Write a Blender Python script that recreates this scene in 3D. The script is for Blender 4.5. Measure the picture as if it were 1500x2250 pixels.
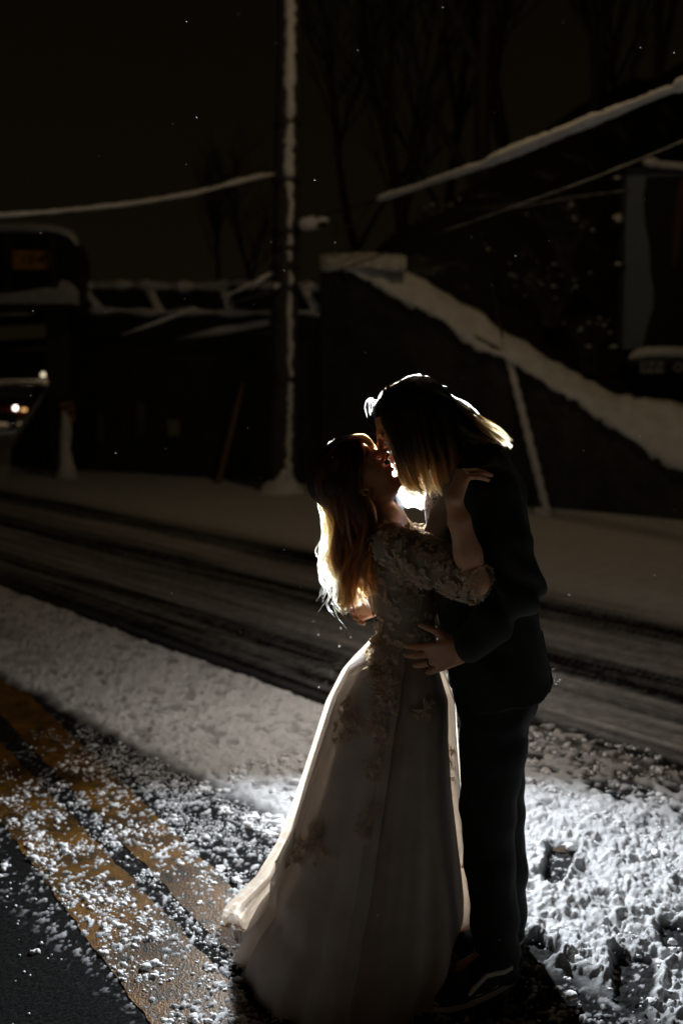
import bpy, bmesh, math, random
import numpy as np
from mathutils import Vector, Matrix
R = math.radians
random.seed(7)
rng = np.random.default_rng(7)

for o in list(bpy.data.objects):
    bpy.data.objects.remove(o, do_unlink=True)
SC = bpy.context.scene
COL = SC.collection

# ------------------------------------------------------------------ camera
CAM_H, PITCH, LENS = 1.70, 7.55, 35.0
cam_d = bpy.data.cameras.new('camera')
cam_d.sensor_fit = 'VERTICAL'
cam_d.sensor_height = 36.0
cam_d.sensor_width = 24.0
cam_d.lens = LENS
cam_d.clip_start = 0.05
cam_d.clip_end = 1500
cam_d.dof.use_dof = True
cam_d.dof.focus_distance = 2.66
cam_d.dof.aperture_fstop = 1.9
cam = bpy.data.objects.new('camera', cam_d)
cam.location = (0, 0, CAM_H)
cam.rotation_euler = (R(90 - PITCH), 0, 0)
COL.objects.link(cam)
SC.camera = cam

# ------------------------------------------------------------------ world: night sky with a faint warm city glow
world = bpy.data.worlds.new('World')
SC.world = world
world.use_nodes = True
wn = world.node_tree.nodes
wl = world.node_tree.links
bg = wn['Background']
tc = wn.new('ShaderNodeTexCoord')
sep = wn.new('ShaderNodeSeparateXYZ')
wl.new(tc.outputs['Generated'], sep.inputs[0])
ramp = wn.new('ShaderNodeValToRGB')
ramp.color_ramp.elements[0].position = 0.0
ramp.color_ramp.elements[0].color = (0.0046, 0.0033, 0.0015, 1)
ramp.color_ramp.elements[1].position = 0.5
ramp.color_ramp.elements[1].color = (0.0021, 0.0016, 0.0008, 1)
wl.new(sep.outputs['Z'], ramp.inputs[0])
wl.new(ramp.outputs[0], bg.inputs['Color'])
bg.inputs['Strength'].default_value = 1.0

# ------------------------------------------------------------------ lamps: the flash behind the couple, the street lamp above the road
fl = bpy.data.lights.new('flash', 'AREA')
fl.shape = 'DISK'
fl.size = 0.11
fl.energy = 200.0
fl.color = (0.86, 0.93, 1.0)
flo = bpy.data.objects.new('flash_light', fl)
FLASH = Vector((0.17, 4.55, 1.19))
flo.location = FLASH
flo.rotation_euler = (Vector((0.14, 2.0, 2.2)) - FLASH).to_track_quat('-Z', 'Y').to_euler()
COL.objects.link(flo)

# added warm point fill at the flash, standing in for bounce off the couple
fd = bpy.data.lights.new('bounce_fill', 'POINT')
fd.energy = 33.0
fd.color = (1.0, 0.90, 0.79)
fd.shadow_soft_size = 0.05
fdo = bpy.data.objects.new('bounce_fill_light', fd)
fdo.location = FLASH + Vector((0, 0.07, 0))
COL.objects.link(fdo)

st = bpy.data.lights.new('street_lamp', 'POINT')
st.energy = 90.0
st.color = (1.0, 0.70, 0.38)
st.shadow_soft_size = 0.25
sto = bpy.data.objects.new('street_lamp_light', st)
sto.location = (1.6, 9.6, 7.6)
COL.objects.link(sto)

# added warm fill lamp, low behind the camera, to lift the dress front
s2 = bpy.data.lights.new('fill_behind', 'POINT')
s2.energy = 17.0
s2.color = (1.0, 0.62, 0.28)
s2.shadow_soft_size = 0.3
s2o = bpy.data.objects.new('fill_behind_light', s2)
s2o.location = (-3.2, -5.0, 2.3)
COL.objects.link(s2o)

vs = SC.view_settings
vs.view_transform = 'Standard'
vs.look = 'None'
vs.exposure = 0.0
vs.gamma = 1.0
vs.use_curve_mapping = False

# ------------------------------------------------------------------ helpers
FPX = LENS / 36.0 * 2250.0
CT, SN = math.cos(R(PITCH)), math.sin(R(PITCH))
def P(px, py, Y):
    """world point at distance Y in front of the camera, measured off the photograph"""
    x = (px - 750) / FPX; u = (1125 - py) / FPX
    t = Y / (CT + u * SN)
    return Vector((x * t, Y, CAM_H + (-SN + u * CT) * t))
def G(px, py, z=0.0):
    """ground point measured off the photograph"""
    x = (px - 750) / FPX; u = (1125 - py) / FPX
    t = (z - CAM_H) / (-SN + u * CT)
    return Vector((x * t, (CT + u * SN) * t, z))
def PX(p):
    """inverse: world -> photograph"""
    x, y, z = p[0], p[1], p[2] - CAM_H
    dep = y * CT - z * SN; up = y * SN + z * CT
    return 750 + FPX * x / dep, 1125 - FPX * up / dep

def tag(o, label=None, cat=None, group=None, kind=None):
    if label: o['label'] = label
    if cat: o['category'] = cat
    if group: o['group'] = group
    if kind: o['kind'] = kind
    return o
def empty(name, loc=(0, 0, 0)):
    o = bpy.data.objects.new(name, None)
    o.location = loc
    o.empty_display_size = 0.1
    COL.objects.link(o)
    return o
def link_mesh(name, me, mat=None, parent=None):
    o = bpy.data.objects.new(name, me)
    COL.objects.link(o)
    if mat is not None: me.materials.append(mat)
    if parent is not None:
        o.parent = parent
        o.matrix_parent_inverse = Matrix.Translation(-Vector(wloc(parent)))
    return o
def wloc(o):
    p = Vector(o.location)
    if o.parent is not None and o.type == 'EMPTY': p += wloc(o.parent)
    if o.type == 'MESH' or o.type == 'CURVES': return Vector((0, 0, 0))
    return p

def mesh_np(name, v, f, mat=None, parent=None, smooth=True):
    """mesh object from an array of vertices and an array of quads or triangles"""
    me = bpy.data.meshes.new(name)
    v = np.asarray(v, np.float32); f = np.asarray(f, np.int32)
    k = f.shape[1]
    me.vertices.add(len(v)); me.vertices.foreach_set('co', v.ravel())
    me.loops.add(f.size); me.loops.foreach_set('vertex_index', f.ravel())
    me.polygons.add(len(f))
    me.polygons.foreach_set('loop_start', np.arange(0, f.size, k, dtype=np.int32))
    me.polygons.foreach_set('loop_total', np.full(len(f), k, np.int32))
    me.polygons.foreach_set('use_smooth', np.full(len(f), smooth, bool))
    me.update(calc_edges=True)
    me.validate()
    return link_mesh(name, me, mat, parent)
def attr(o, name, vals):
    a = o.data.attributes.new(name, 'FLOAT', 'POINT')
    a.data.foreach_set('value', np.asarray(vals, np.float32))

class MB:
    """collects boxes, tubes and blobs and links them as ONE mesh object"""
    def __init__(s): s.v = []; s.f = []
    def add(s, v, f):
        n = len(s.v); s.v += [tuple(p) for p in v]; s.f += [tuple(i + n for i in q) for q in f]
    def box(s, c, size, rot=None):
        M = rot if rot is not None else Matrix.Identity(3)
        c = Vector(c); hx, hy, hz = size[0] / 2, size[1] / 2, size[2] / 2
        v = [c + M @ Vector((x, y, z)) for x in (-hx, hx) for y in (-hy, hy) for z in (-hz, hz)]
        s.add(v, [(0, 1, 3, 2), (4, 6, 7, 5), (0, 4, 5, 1), (2, 3, 7, 6), (0, 2, 6, 4), (1, 5, 7, 3)])
    def tube(s, pts, rad, n=8, squash=1.0, cap=True, jitter=0.0, ref=None):
        pts = [Vector(p) for p in pts]; m = len(pts)
        if not hasattr(rad, '__len__'): rad = [rad] * m
        base = []; u = None
        for i in range(m):
            t = (pts[min(i + 1, m - 1)] - pts[max(i - 1, 0)])
            if t.length < 1e-9: t = Vector((0, 0, 1))
            t.normalize()
            if u is None:
                r = Vector(ref) if ref else (Vector((0, 0, 1)) if abs(t.z) < .9 else Vector((1, 0, 0)))
                u = r - t * r.dot(t)
            else:
                u = u - t * u.dot(t)
            u.normalize(); w = t.cross(u)
            for k in range(n):
                a = 2 * math.pi * k / n
                rr = rad[i] * (1 + random.uniform(-jitter, jitter))
                base.append(pts[i] + (u * math.cos(a) + w * math.sin(a) * squash) * rr)
        f = []
        for i in range(m - 1):
            for k in range(n):
                a = i * n + k; b = i * n + (k + 1) % n
                f.append((a, b, b + n, a + n))
        if cap:
            f.append(tuple(range(n - 1, -1, -1))); f.append(tuple((m - 1) * n + k for k in range(n)))
        s.add(base, f)
    def prism(s, outline, depth_vec):
        """closed outline (list of points) extruded along a vector"""
        d = Vector(depth_vec); o = [Vector(p) for p in outline]; n = len(o)
        f = [tuple(range(n)), tuple(range(2 * n - 1, n - 1, -1))]
        for i in range(n): f.append((i, i + n, (i + 1) % n + n, (i + 1) % n))
        s.add(o + [p + d for p in o], f)
    def blob(s, c, rad, seed=0, n=1, squash=0.7):
        v, f = ICO[n]
        q = np.random.default_rng(seed + 11)
        k = 1 + q.uniform(-.22, .22, len(v))
        rx = rad * q.uniform(.8, 1.2); ry = rad * q.uniform(.8, 1.2); rz = rad * squash
        s.add([(c[0] + a[0] * b * rx, c[1] + a[1] * b * ry, c[2] + a[2] * b * rz) for a, b in zip(v, k)], f)
    def build(s, name, mat=None, parent=None, smooth=False, bevel=0.0):
        me = bpy.data.meshes.new(name)
        me.from_pydata(s.v, [], s.f)
        bm = bmesh.new(); bm.from_mesh(me)
        bmesh.ops.recalc_face_normals(bm, faces=bm.faces)
        if bevel: bmesh.ops.bevel(bm, geom=bm.edges[:], offset=bevel, segments=2, affect='EDGES', profile=.5)
        bm.to_mesh(me); bm.free()
        if smooth: me.polygons.foreach_set('use_smooth', np.full(len(me.polygons), True))
        me.update()
        return link_mesh(name, me, mat, parent)

def _ico(n):
    bm = bmesh.new(); bmesh.ops.create_icosphere(bm, subdivisions=n, radius=1)
    bm.verts.ensure_lookup_table()
    v = [tuple(x.co) for x in bm.verts]; f = [tuple(x.index for x in q.verts) for q in bm.faces]
    bm.free(); return v, f
ICO = {1: _ico(1), 2: _ico(2), 3: _ico(3)}

def _hash(ix, iy, iz, seed):
    h = (ix.astype(np.uint32) * np.uint32(374761393) + iy.astype(np.uint32) * np.uint32(668265263)
         + iz.astype(np.uint32) * np.uint32(2246822519) + np.uint32(seed * 974711 % 4294967291))
    h = (h ^ (h >> np.uint32(13))) * np.uint32(1274126177)
    h = (h ^ (h >> np.uint32(16))) * np.uint32(2654435761)
    return ((h ^ (h >> np.uint32(15))) & np.uint32(0xFFFFFF)).astype(np.float32) / 16777215.0
def vnoise(x, y, z=None, seed=0):
    """smooth value noise 0..1"""
    x = np.asarray(x, np.float64); y = np.asarray(y, np.float64)
    z = np.zeros_like(x) if z is None else np.asarray(z, np.float64)
    ix = np.floor(x).astype(np.int64); iy = np.floor(y).astype(np.int64); iz = np.floor(z).astype(np.int64)
    fx = x - ix; fy = y - iy; fz = z - iz
    fx = fx * fx * (3 - 2 * fx); fy = fy * fy * (3 - 2 * fy); fz = fz * fz * (3 - 2 * fz)
    def L(a, b, c): return _hash(ix + a, iy + b, iz + c, seed)
    c00 = L(0, 0, 0) * (1 - fx) + L(1, 0, 0) * fx; c10 = L(0, 1, 0) * (1 - fx) + L(1, 1, 0) * fx
    r0 = c00 * (1 - fy) + c10 * fy
    if not np.any(fz): return r0
    c01 = L(0, 0, 1) * (1 - fx) + L(1, 0, 1) * fx; c11 = L(0, 1, 1) * (1 - fx) + L(1, 1, 1) * fx
    return r0 * (1 - fz) + (c01 * (1 - fy) + c11 * fy) * fz
def fbm(x, y, z=None, seed=0, oct=4):
    s = 0; a = .5; t = 0
    for i in range(oct):
        k = 2.03 ** i
        s = s + a * vnoise(x * k + 17.3 * i, y * k - 9.1 * i, None if z is None else z * k, seed + i); t += a; a *= .5
    return s / t
def sstep(a, b, x):
    t = np.clip((x - a) / (b - a), 0, 1); return t * t * (3 - 2 * t)

# ------------------------------------------------------------------ signed-distance modelling: one continuous skin per body or garment
class Field:
    def __init__(s, lo, hi, h):
        s.lo = np.array(lo, float); s.h = h
        s.n = np.ceil((np.array(hi, float) - s.lo) / h).astype(int) + 1
        s.d = np.full(tuple(s.n), .3, np.float32)
    def _sub(s, lo, hi, m):
        a = np.clip(np.floor((np.array(lo) - m - s.lo) / s.h).astype(int), 0, s.n - 1)
        b = np.clip(np.ceil((np.array(hi) + m - s.lo) / s.h).astype(int) + 1, 0, s.n)
        sl = tuple(slice(i, j) for i, j in zip(a, b))
        g = np.meshgrid(*[s.lo[k] + s.h * np.arange(a[k], b[k]) for k in range(3)], indexing='ij')
        return sl, g
    def _union(s, sl, e, k):
        a = s.d[sl]; e = e.astype(np.float32)
        if a.size == 0: return
        h = np.clip(.5 + .5 * (a - e) / k, 0, 1)
        s.d[sl] = a * (1 - h) + e * h - k * h * (1 - h)
    def cone(s, p0, r0, p1, r1, k=.012, ys=1.0):
        p0 = np.array(p0, float); p1 = np.array(p1, float); r = max(r0, r1)
        ext = np.array([r, r / ys, r])
        sl, g = s._sub(np.minimum(p0, p1) - ext, np.maximum(p0, p1) + ext, 2.5 * k + 3 * s.h)
        ab = (p1 - p0) * np.array([1, ys, 1]); L = max(ab @ ab, 1e-12)
        q = [g[0] - p0[0], (g[1] - p0[1]) * ys, g[2] - p0[2]]
        t = np.clip((q[0] * ab[0] + q[1] * ab[1] + q[2] * ab[2]) / L, 0, 1)
        e = np.sqrt((q[0] - t * ab[0]) ** 2 + (q[1] - t * ab[1]) ** 2 + (q[2] - t * ab[2]) ** 2) - (r0 + (r1 - r0) * t)
        s._union(sl, e, k)
    def chain(s, pts, k=.012, ys=1.0):
        for (a, ra), (b, rb) in zip(pts[:-1], pts[1:]): s.cone(a, ra, b, rb, k, ys)
    def ell(s, c, axes, semi, k=.012, cut=False):
        c = np.array(c, float); A = np.array(axes, float); S = np.array(semi, float); m = S.max()
        sl, g = s._sub(c - m, c + m, 2.5 * k + 3 * s.h)
        q = [sum(A[i][j] * (g[j] - c[j]) for j in range(3)) for i in range(3)]
        k0 = np.sqrt(sum((q[i] / S[i]) ** 2 for i in range(3))) + 1e-9
        k1 = np.sqrt(sum((q[i] / S[i] ** 2) ** 2 for i in range(3))) + 1e-9
        e = k0 * (k0 - 1) / k1
        if cut:
            a = s.d[sl]; e = -e.astype(np.float32)
            h = np.clip(.5 + .5 * (e - a) / k, 0, 1)
            s.d[sl] = a * (1 - h) + e * h + k * h * (1 - h)
        else: s._union(sl, e, k)
    def grid(s):
        return np.meshgrid(*[s.lo[k] + s.h * np.arange(s.n[k]) for k in range(3)], indexing='ij')
    def clip_plane(s, p, nrm):
        """remove what lies on the side the normal points to"""
        x, y, z = s.grid(); n = Vector(nrm).normalized()
        s.d = np.maximum(s.d, ((x - p[0]) * n[0] + (y - p[1]) * n[1] + (z - p[2]) * n[2]).astype(np.float32))
    def mesh(s):
        d = s.d.copy(); d[0] = d[-1] = .3; d[:, 0] = d[:, -1] = .3; d[:, :, 0] = d[:, :, -1] = .3
        sg = d < 0
        c = np.zeros(tuple(s.n - 1), np.int8)
        off = [(i, j, k) for i in (0, 1) for j in (0, 1) for k in (0, 1)]
        nx, ny, nz = s.n
        for i, j, k in off: c += sg[i:nx - 1 + i, j:ny - 1 + j, k:nz - 1 + k]
        act = (c > 0) & (c < 8)
        I = np.argwhere(act); idx = np.full(act.shape, -1, np.int32); idx[act] = np.arange(len(I))
        V = np.stack([d[I[:, 0] + o[0], I[:, 1] + o[1], I[:, 2] + o[2]] for o in off], 1)
        acc = np.zeros((len(I), 3)); cnt = np.zeros(len(I))
        for a in range(8):
            for ax in range(3):
                if off[a][ax] == 0:
                    ob = list(off[a]); ob[ax] = 1; b = off.index(tuple(ob))
                    m = (V[:, a] < 0) != (V[:, b] < 0)
                    t = V[m, a] / (V[m, a] - V[m, b])
                    pt = np.tile(np.array(off[a], float), (m.sum(), 1)); pt[:, ax] = t
                    acc[m] += pt; cnt[m] += 1
        v = s.lo + s.h * (I + acc / cnt[:, None])
        F = []
        for ax in range(3):
            b, e = (ax + 1) % 3, (ax + 2) % 3
            sl0 = [slice(None)] * 3; sl1 = [slice(None)] * 3
            sl0[ax] = slice(0, -1); sl1[ax] = slice(1, None)
            ch = sg[tuple(sl0)] != sg[tuple(sl1)]
            E = np.argwhere(ch)
            ok = (E[:, b] > 0) & (E[:, e] > 0) & (E[:, b] < s.n[b] - 1) & (E[:, e] < s.n[e] - 1)
            E = E[ok]; ins = sg[E[:, 0], E[:, 1], E[:, 2]]
            q = []
            for db, de in ((-1, -1), (0, -1), (0, 0), (-1, 0)):
                t = E.copy(); t[:, b] += db; t[:, e] += de
                q.append(idx[t[:, 0], t[:, 1], t[:, 2]])
            q = np.stack(q, 1); q[~ins] = q[~ins][:, ::-1]
            F.append(q)
        F = np.concatenate(F); F = F[(F >= 0).all(1)]
        return v, F

# ------------------------------------------------------------------ materials
def nmat(name):
    m = bpy.data.materials.new(name); m.use_nodes = True
    nt = m.node_tree; b = nt.nodes['Principled BSDF']
    return m, nt, b
def mat(name, col, rough=.6, var=.25, scale=20, bump=.2, bscale=60, metal=0.0, spec=.5, coat=0, bdist=.01, sss=0):
    """principled with noise-varied colour and noise bump"""
    m, nt, b = nmat(name); N, L = nt.nodes, nt.links
    tcn = N.new('ShaderNodeTexCoord')
    n1 = N.new('ShaderNodeTexNoise'); n1.inputs['Scale'].default_value = scale; n1.inputs['Detail'].default_value = 5
    L.new(tcn.outputs['Object'], n1.inputs['Vector'])
    r = N.new('ShaderNodeValToRGB')
    r.color_ramp.elements[0].position = .3; r.color_ramp.elements[1].position = .7
    r.color_ramp.elements[0].color = tuple(c * (1 - var) for c in col) + (1,)
    r.color_ramp.elements[1].color = tuple(min(1, c * (1 + var)) for c in col) + (1,)
    L.new(n1.outputs['Fac'], r.inputs[0]); L.new(r.outputs[0], b.inputs['Base Color'])
    n2 = N.new('ShaderNodeTexNoise'); n2.inputs['Scale'].default_value = bscale; n2.inputs['Detail'].default_value = 6
    L.new(tcn.outputs['Object'], n2.inputs['Vector'])
    bp = N.new('ShaderNodeBump'); bp.inputs['Strength'].default_value = bump; bp.inputs['Distance'].default_value = bdist
    L.new(n2.outputs['Fac'], bp.inputs['Height']); L.new(bp.outputs[0], b.inputs['Normal'])
    b.inputs['Roughness'].default_value = rough; b.inputs['Metallic'].default_value = metal
    b.inputs['Specular IOR Level'].default_value = spec
    if sss:
        b.inputs['Subsurface Weight'].default_value = sss
        b.inputs['Subsurface Radius'].default_value = (.012, .005, .003)
        b.inputs['Subsurface Scale'].default_value = 1.0
    return m
def emat(name, col, strength):
    m, nt, b = nmat(name)
    b.inputs['Base Color'].default_value = (*col, 1)
    b.inputs['Emission Color'].default_value = (*col, 1)
    b.inputs['Emission Strength'].default_value = strength
    return m

M_snow = mat('snow', (.84, .84, .85), .75, .04, 8, .5, 45, bdist=.02, spec=.3)
M_snowfar = mat('wind_packed_snow', (.80, .80, .80), .8, .10, 5, .4, 12, bdist=.05, spec=.2)
M_wood = mat('weathered_wood', (.06, .045, .034), .8, .4, 12, .6, 40)
M_steel = mat('dark_painted_steel', (.03, .03, .032), .55, .3, 6, .3, 30)
M_stone = mat('soot_dark_stone', (.04, .036, .03), .9, .4, 3, .8, 9, bdist=.05)
M_concrete = mat('stained_concrete', (.12, .11, .10), .9, .3, 2, .5, 14, bdist=.02)
M_cable = mat('black_cable', (.02, .02, .02), .5, .2, 10, .1, 40)
M_bark = mat('bark', (.05, .04, .032), .9, .4, 9, .7, 30)
M_yellow = mat('sign_yellow', (.75, .40, .04), .5, .15, 5, .1, 40)
M_blackpaint = mat('black_paint', (.012, .012, .012), .5, .2, 8, .1, 40)
# ================================================================== GROUND, ROAD, SNOW
CU, CV = np.array([.667, -.745]), np.array([.745, .667])     # along / across the street
def uv(x, y): return x * CU[0] + y * CU[1], x * CV[0] + y * CV[1]

def lump(x, y, c, seed):
    return vnoise(x / c, y / c, seed=seed)

# footprints and scrapes in the fresh snow: (centre, half length, half width, heading)
PRINTS = []
def footprint(px0, py0, px1, py1, w):
    a, b = G(px0, py0), G(px1, py1)
    PRINTS.append(((a + b) / 2, (b - a).length / 2, w, math.atan2((b - a).y, (b - a).x)))
footprint(1240, 1862, 1212, 1955, .050)
footprint(1392, 2110, 1388, 2225, .062)
footprint(1478, 2040, 1490, 2110, .05)
footprint(1195, 2115, 1165, 2075, .05)
footprint(1330, 1752, 1420, 1738, .035)

def print_mask(x, y, grow=0.0):
    m = np.zeros_like(x)
    for c, L, w, a in PRINTS:
        dx, dy = x - c.x, y - c.y
        p = dx * math.cos(a) + dy * math.sin(a); q = -dx * math.sin(a) + dy * math.cos(a)
        taper = 1 - .22 * np.clip(p / L, -1, 1)
        d = np.sqrt((p / (L + w * .3)) ** 4 + (q / (w * taper)) ** 4) ** .5
        d = d + .22 * (vnoise(x / .02, y / .02, seed=77) - .5) - grow
        m = np.maximum(m, sstep(1.15, .75, d))
    return m

def near_rough_pre(x, y): return sstep(.2, .8, x) * sstep(4.3, 3.6, y)
def snow_field(x, y):
    """snow cover 0..1 and height above the asphalt, metres"""
    u, v = uv(x, y)
    wob = .30 * (fbm(u * .35, v * .8, seed=3) - .5)
    vw = v + wob * sstep(4.0, 6.0, v) + .06 * (fbm(u * 2.5, v * 5, seed=4) - .5)
    streak = fbm(u * .45 + 3, v * 13, seed=5, oct=4)           # drawn out by tyres
    streak2 = fbm(u * 1.2, v * 30, seed=6, oct=3)
    chunk = fbm(x * 22, y * 22, seed=8, oct=3)
    fine = fbm(x * 60, y * 60, seed=9, oct=3)
    right = sstep(.05, .75, x - .25 * (4.3 - y))               # beyond the couple the plough left lumps
    # --- travelled lanes
    lanes = np.zeros_like(x)
    for v0, v1, cov, soft in ((4.02, 4.75, .60, .12), (5.2, 5.82, .72, .16), (6.35, 60, 1.15, .25)):
        lanes = np.maximum(lanes, cov * sstep(v0 - soft, v0 + soft, vw) * sstep(v1 + soft, v1 - soft, vw))
    dark = .16
    lanes = np.maximum(lanes, dark) + .95 * (streak - .5) + .55 * (streak2 - .5) + .35 * (chunk - .5)
    far = sstep(6.3, 7.2, vw)
    lanes = lanes * (1 - far) + far * (1.0 - .0 * streak)
    # --- the ridge of untouched snow along the centre line
    lo = 2.27 + .06 * (fbm(u * 3, v * 0 + 1, seed=12) - .5) + .10 * (fbm(x * 9, y * 9, seed=13) - .5)
    hi = 3.28 + .05 * (fbm(u * 2.2, v * 0 + 2, seed=14) - .5) + .03 * (chunk - .5) + right * .12
    ridge = sstep(lo - .05, lo + .05, v) * sstep(hi + .025, hi - .025, v)
    dirty = sstep(-1.2, -2.1, x) * sstep(3.0, 2.5, v)           # worn patch far left
    pits = sstep(.56, .66, .6 * fbm(x * 17 + 2, y * 17, seed=61, oct=3) + .4 * fbm(u * 7, v * 16, seed=62, oct=3)) * sstep(.6, .2, x)
    ridge = ridge * (1 - .45 * dirty * sstep(.45, .6, fbm(x * 5, y * 5, seed=15)))
    # lumps thrown beyond the ridge on the right
    thrown = right * sstep(2.9, 3.3, v) * sstep(4.15, 3.45, v)
    L2 = lump(x, y, .030, 16); L3 = lump(x + 5, y, .048, 17)
    lumps = sstep(.52, .66, .55 * L2 + .45 * L3 + .30 * (thrown - .5)) * sstep(.02, .3, thrown)
    base = np.where(v > 3.6, np.clip(lanes, 0, 1), 0)
    k = sstep(3.25, 3.75, v)
    mask = np.maximum(ridge, np.clip(lanes, 0, 1) * k)
    below = sstep(lo + .05, lo - .02, v)                        # asphalt by the yellow lines, dusted
    dust = below * .5 * sstep(.60, .75, .5 * L2 + .5 * fine) * sstep(1.55, 2.2, v) * sstep(-1.5, -.7, x)
    mask = np.maximum(mask, dust)
    # wind-packed crumbs over the paint
    clus = fbm(x * 6.5, y * 6.5, seed=71, oct=3); gr_ = .55 * fbm(x * 48, y * 48, seed=72, oct=2) + .45 * fbm(x * 95, y * 95, seed=73, oct=2)
    speck = sstep(.60, .70, gr_ + .22 * (clus - .5)) * sstep(1.18, 1.36, v) * sstep(2.35, 2.1, v) * sstep(-1.75, -.85, x)
    mask = np.maximum(mask, speck)
    # --- heights
    med = fbm(x * 13, y * 13, seed=20, oct=3)
    ridge_n = np.abs(2 * fbm(x * 9 + 4, y * 9, seed=21, oct=3) - 1)
    tread = fbm(u * 6, v * 26, seed=24, oct=3)
    wx = x + .030 * (fbm(x * 11, y * 11, seed=27, oct=3) - .5) * 2; wy = y + .030 * (fbm(x * 11 + 7, y * 11, seed=28, oct=3) - .5) * 2
    mid = fbm(wx * 42 + 1, wy * 30, seed=26, oct=3)
    med = np.where(near_rough_pre(x, y) > 0, fbm(wx * 9, wy * 9, seed=29, oct=4), med)
    grit = fbm(wx * 85 + 3, wy * 85, seed=25, oct=2)
    near_rough = sstep(.2, .8, x) * sstep(4.3, 3.6, y)
    h_ridge = .020 + .016 * (med - .4) + .016 * (chunk - .5) + .009 * (fine - .5)
    h_ridge = h_ridge + near_rough * (.030 * (med - .45) + .006 * (chunk - .5) - .010 * sstep(.14, .03, ridge_n) + .024 * (tread - .5) + .020 * (mid - .5) + .022 * (grit - .5) + .004)
    clod = lump(x, y, .022, 31) ; clod2 = lump(x, y, .045, 32)
    h_ridge = h_ridge + (.008 - .006 * near_rough) * sstep(.55, .85, .5 * clod + .5 * clod2)
    h = ridge * np.maximum(h_ridge, .004)
    h = np.maximum(h, lumps * (.006 + .010 * L3 + .006 * chunk))
    hl = np.clip(lanes, 0, 1) * k * (.008 + .01 * far + .006 * (streak2 - .5) + .004 * (chunk - .5))
    h = np.maximum(h, hl + far * .03 * fbm(x * 1.3, y * 1.3, seed=22))
    h = np.maximum(h, dust * .006); h = np.maximum(h, speck * (.006 + .02 * np.clip(gr_ - .6, 0, 1)))
    mask = np.maximum(mask, lumps)
    # holes
    gouge = sstep(.70, .78, lump(x, y, .085, 33)) * sstep(.45, .6, chunk) * ridge
    pm = np.maximum(print_mask(x, y), .0)
    rim = np.clip(print_mask(x, y, .45) - pm, 0, 1)
    h = h * (1 - .95 * pm) + pm * .004 * sstep(.5, .62, fine) + rim * .012 * ridge
    h = h * (1 - .6 * gouge) * (1 - .55 * pits * ridge)
    mask = mask * (1 - .97 * pm * sstep(.30, .45, fine + .12)) * (1 - .35 * gouge) * (1 - .38 * pits * ridge)
    return np.clip(mask, 0, 1), h

def road_mat():
    m, nt, b = nmat('wet_asphalt_and_snow'); N, L = nt.nodes, nt.links
    at = N.new('ShaderNodeAttribute'); at.attribute_name = 'snow'
    dr = N.new('ShaderNodeAttribute'); dr.attribute_name = 'slush'
    tcn = N.new('ShaderNodeTexCoord')
    def noise(s, d=5, r=.55):
        n = N.new('ShaderNodeTexNoise'); n.inputs['Scale'].default_value = s; n.inputs['Detail'].default_value = d
        n.inputs['Roughness'].default_value = r
        L.new(tcn.outputs['Object'], n.inputs['Vector']); return n.outputs['Fac']
    def rampc(f, stops):
        r = N.new('ShaderNodeValToRGB'); e = r.color_ramp.elements
        e[0].position, e[0].color = stops[0][0], (*stops[0][1], 1); e[1].position, e[1].color = stops[1][0], (*stops[1][1], 1)
        for p, c in stops[2:]:
            q = e.new(p); q.color = (*c, 1)
        L.new(f, r.inputs[0]); return r.outputs[0]
    asph = rampc(noise(90, 3), [(.35, (.004, .004, .0045)), (.68, (.022, .021, .020))])
    snow = rampc(noise(7, 6), [(.25, (.66, .665, .68)), (.6, (.77, .775, .785))])
    slush = rampc(noise(16, 6), [(.3, (.26, .235, .21)), (.7, (.60, .57, .54))])
    mx0 = N.new('ShaderNodeMix'); mx0.data_type = 'RGBA'
    L.new(dr.outputs['Fac'], mx0.inputs['Factor']); L.new(snow, mx0.inputs['A']); L.new(slush, mx0.inputs['B'])
    mx = N.new('ShaderNodeMix'); mx.data_type = 'RGBA'
    L.new(at.outputs['Fac'], mx.inputs['Factor']); L.new(asph, mx.inputs['A']); L.new(mx0.outputs['Result'], mx.inputs['B'])
    L.new(mx.outputs['Result'], b.inputs['Base Color'])
    rr = N.new('ShaderNodeMapRange'); rr.inputs['To Min'].default_value = .85; rr.inputs['To Max'].default_value = .62
    L.new(at.outputs['Fac'], rr.inputs['Value']); L.new(rr.outputs[0], b.inputs['Roughness'])
    b.inputs['Specular IOR Level'].default_value = .03
    bp = N.new('ShaderNodeBump'); bp.inputs['Strength'].default_value = .8; bp.inputs['Distance'].default_value = .008
    L.new(noise(210, 4, .75), bp.inputs['Height'])
    bp2 = N.new('ShaderNodeBump'); bp2.inputs['Strength'].default_value = .5; bp2.inputs['Distance'].default_value = .012
    L.new(noise(38, 5, .6), bp2.inputs['Height']); L.new(bp.outputs[0], bp2.inputs['Normal'])
    L.new(bp2.outputs[0], b.inputs['Normal'])
    return m
M_road = road_mat()

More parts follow.
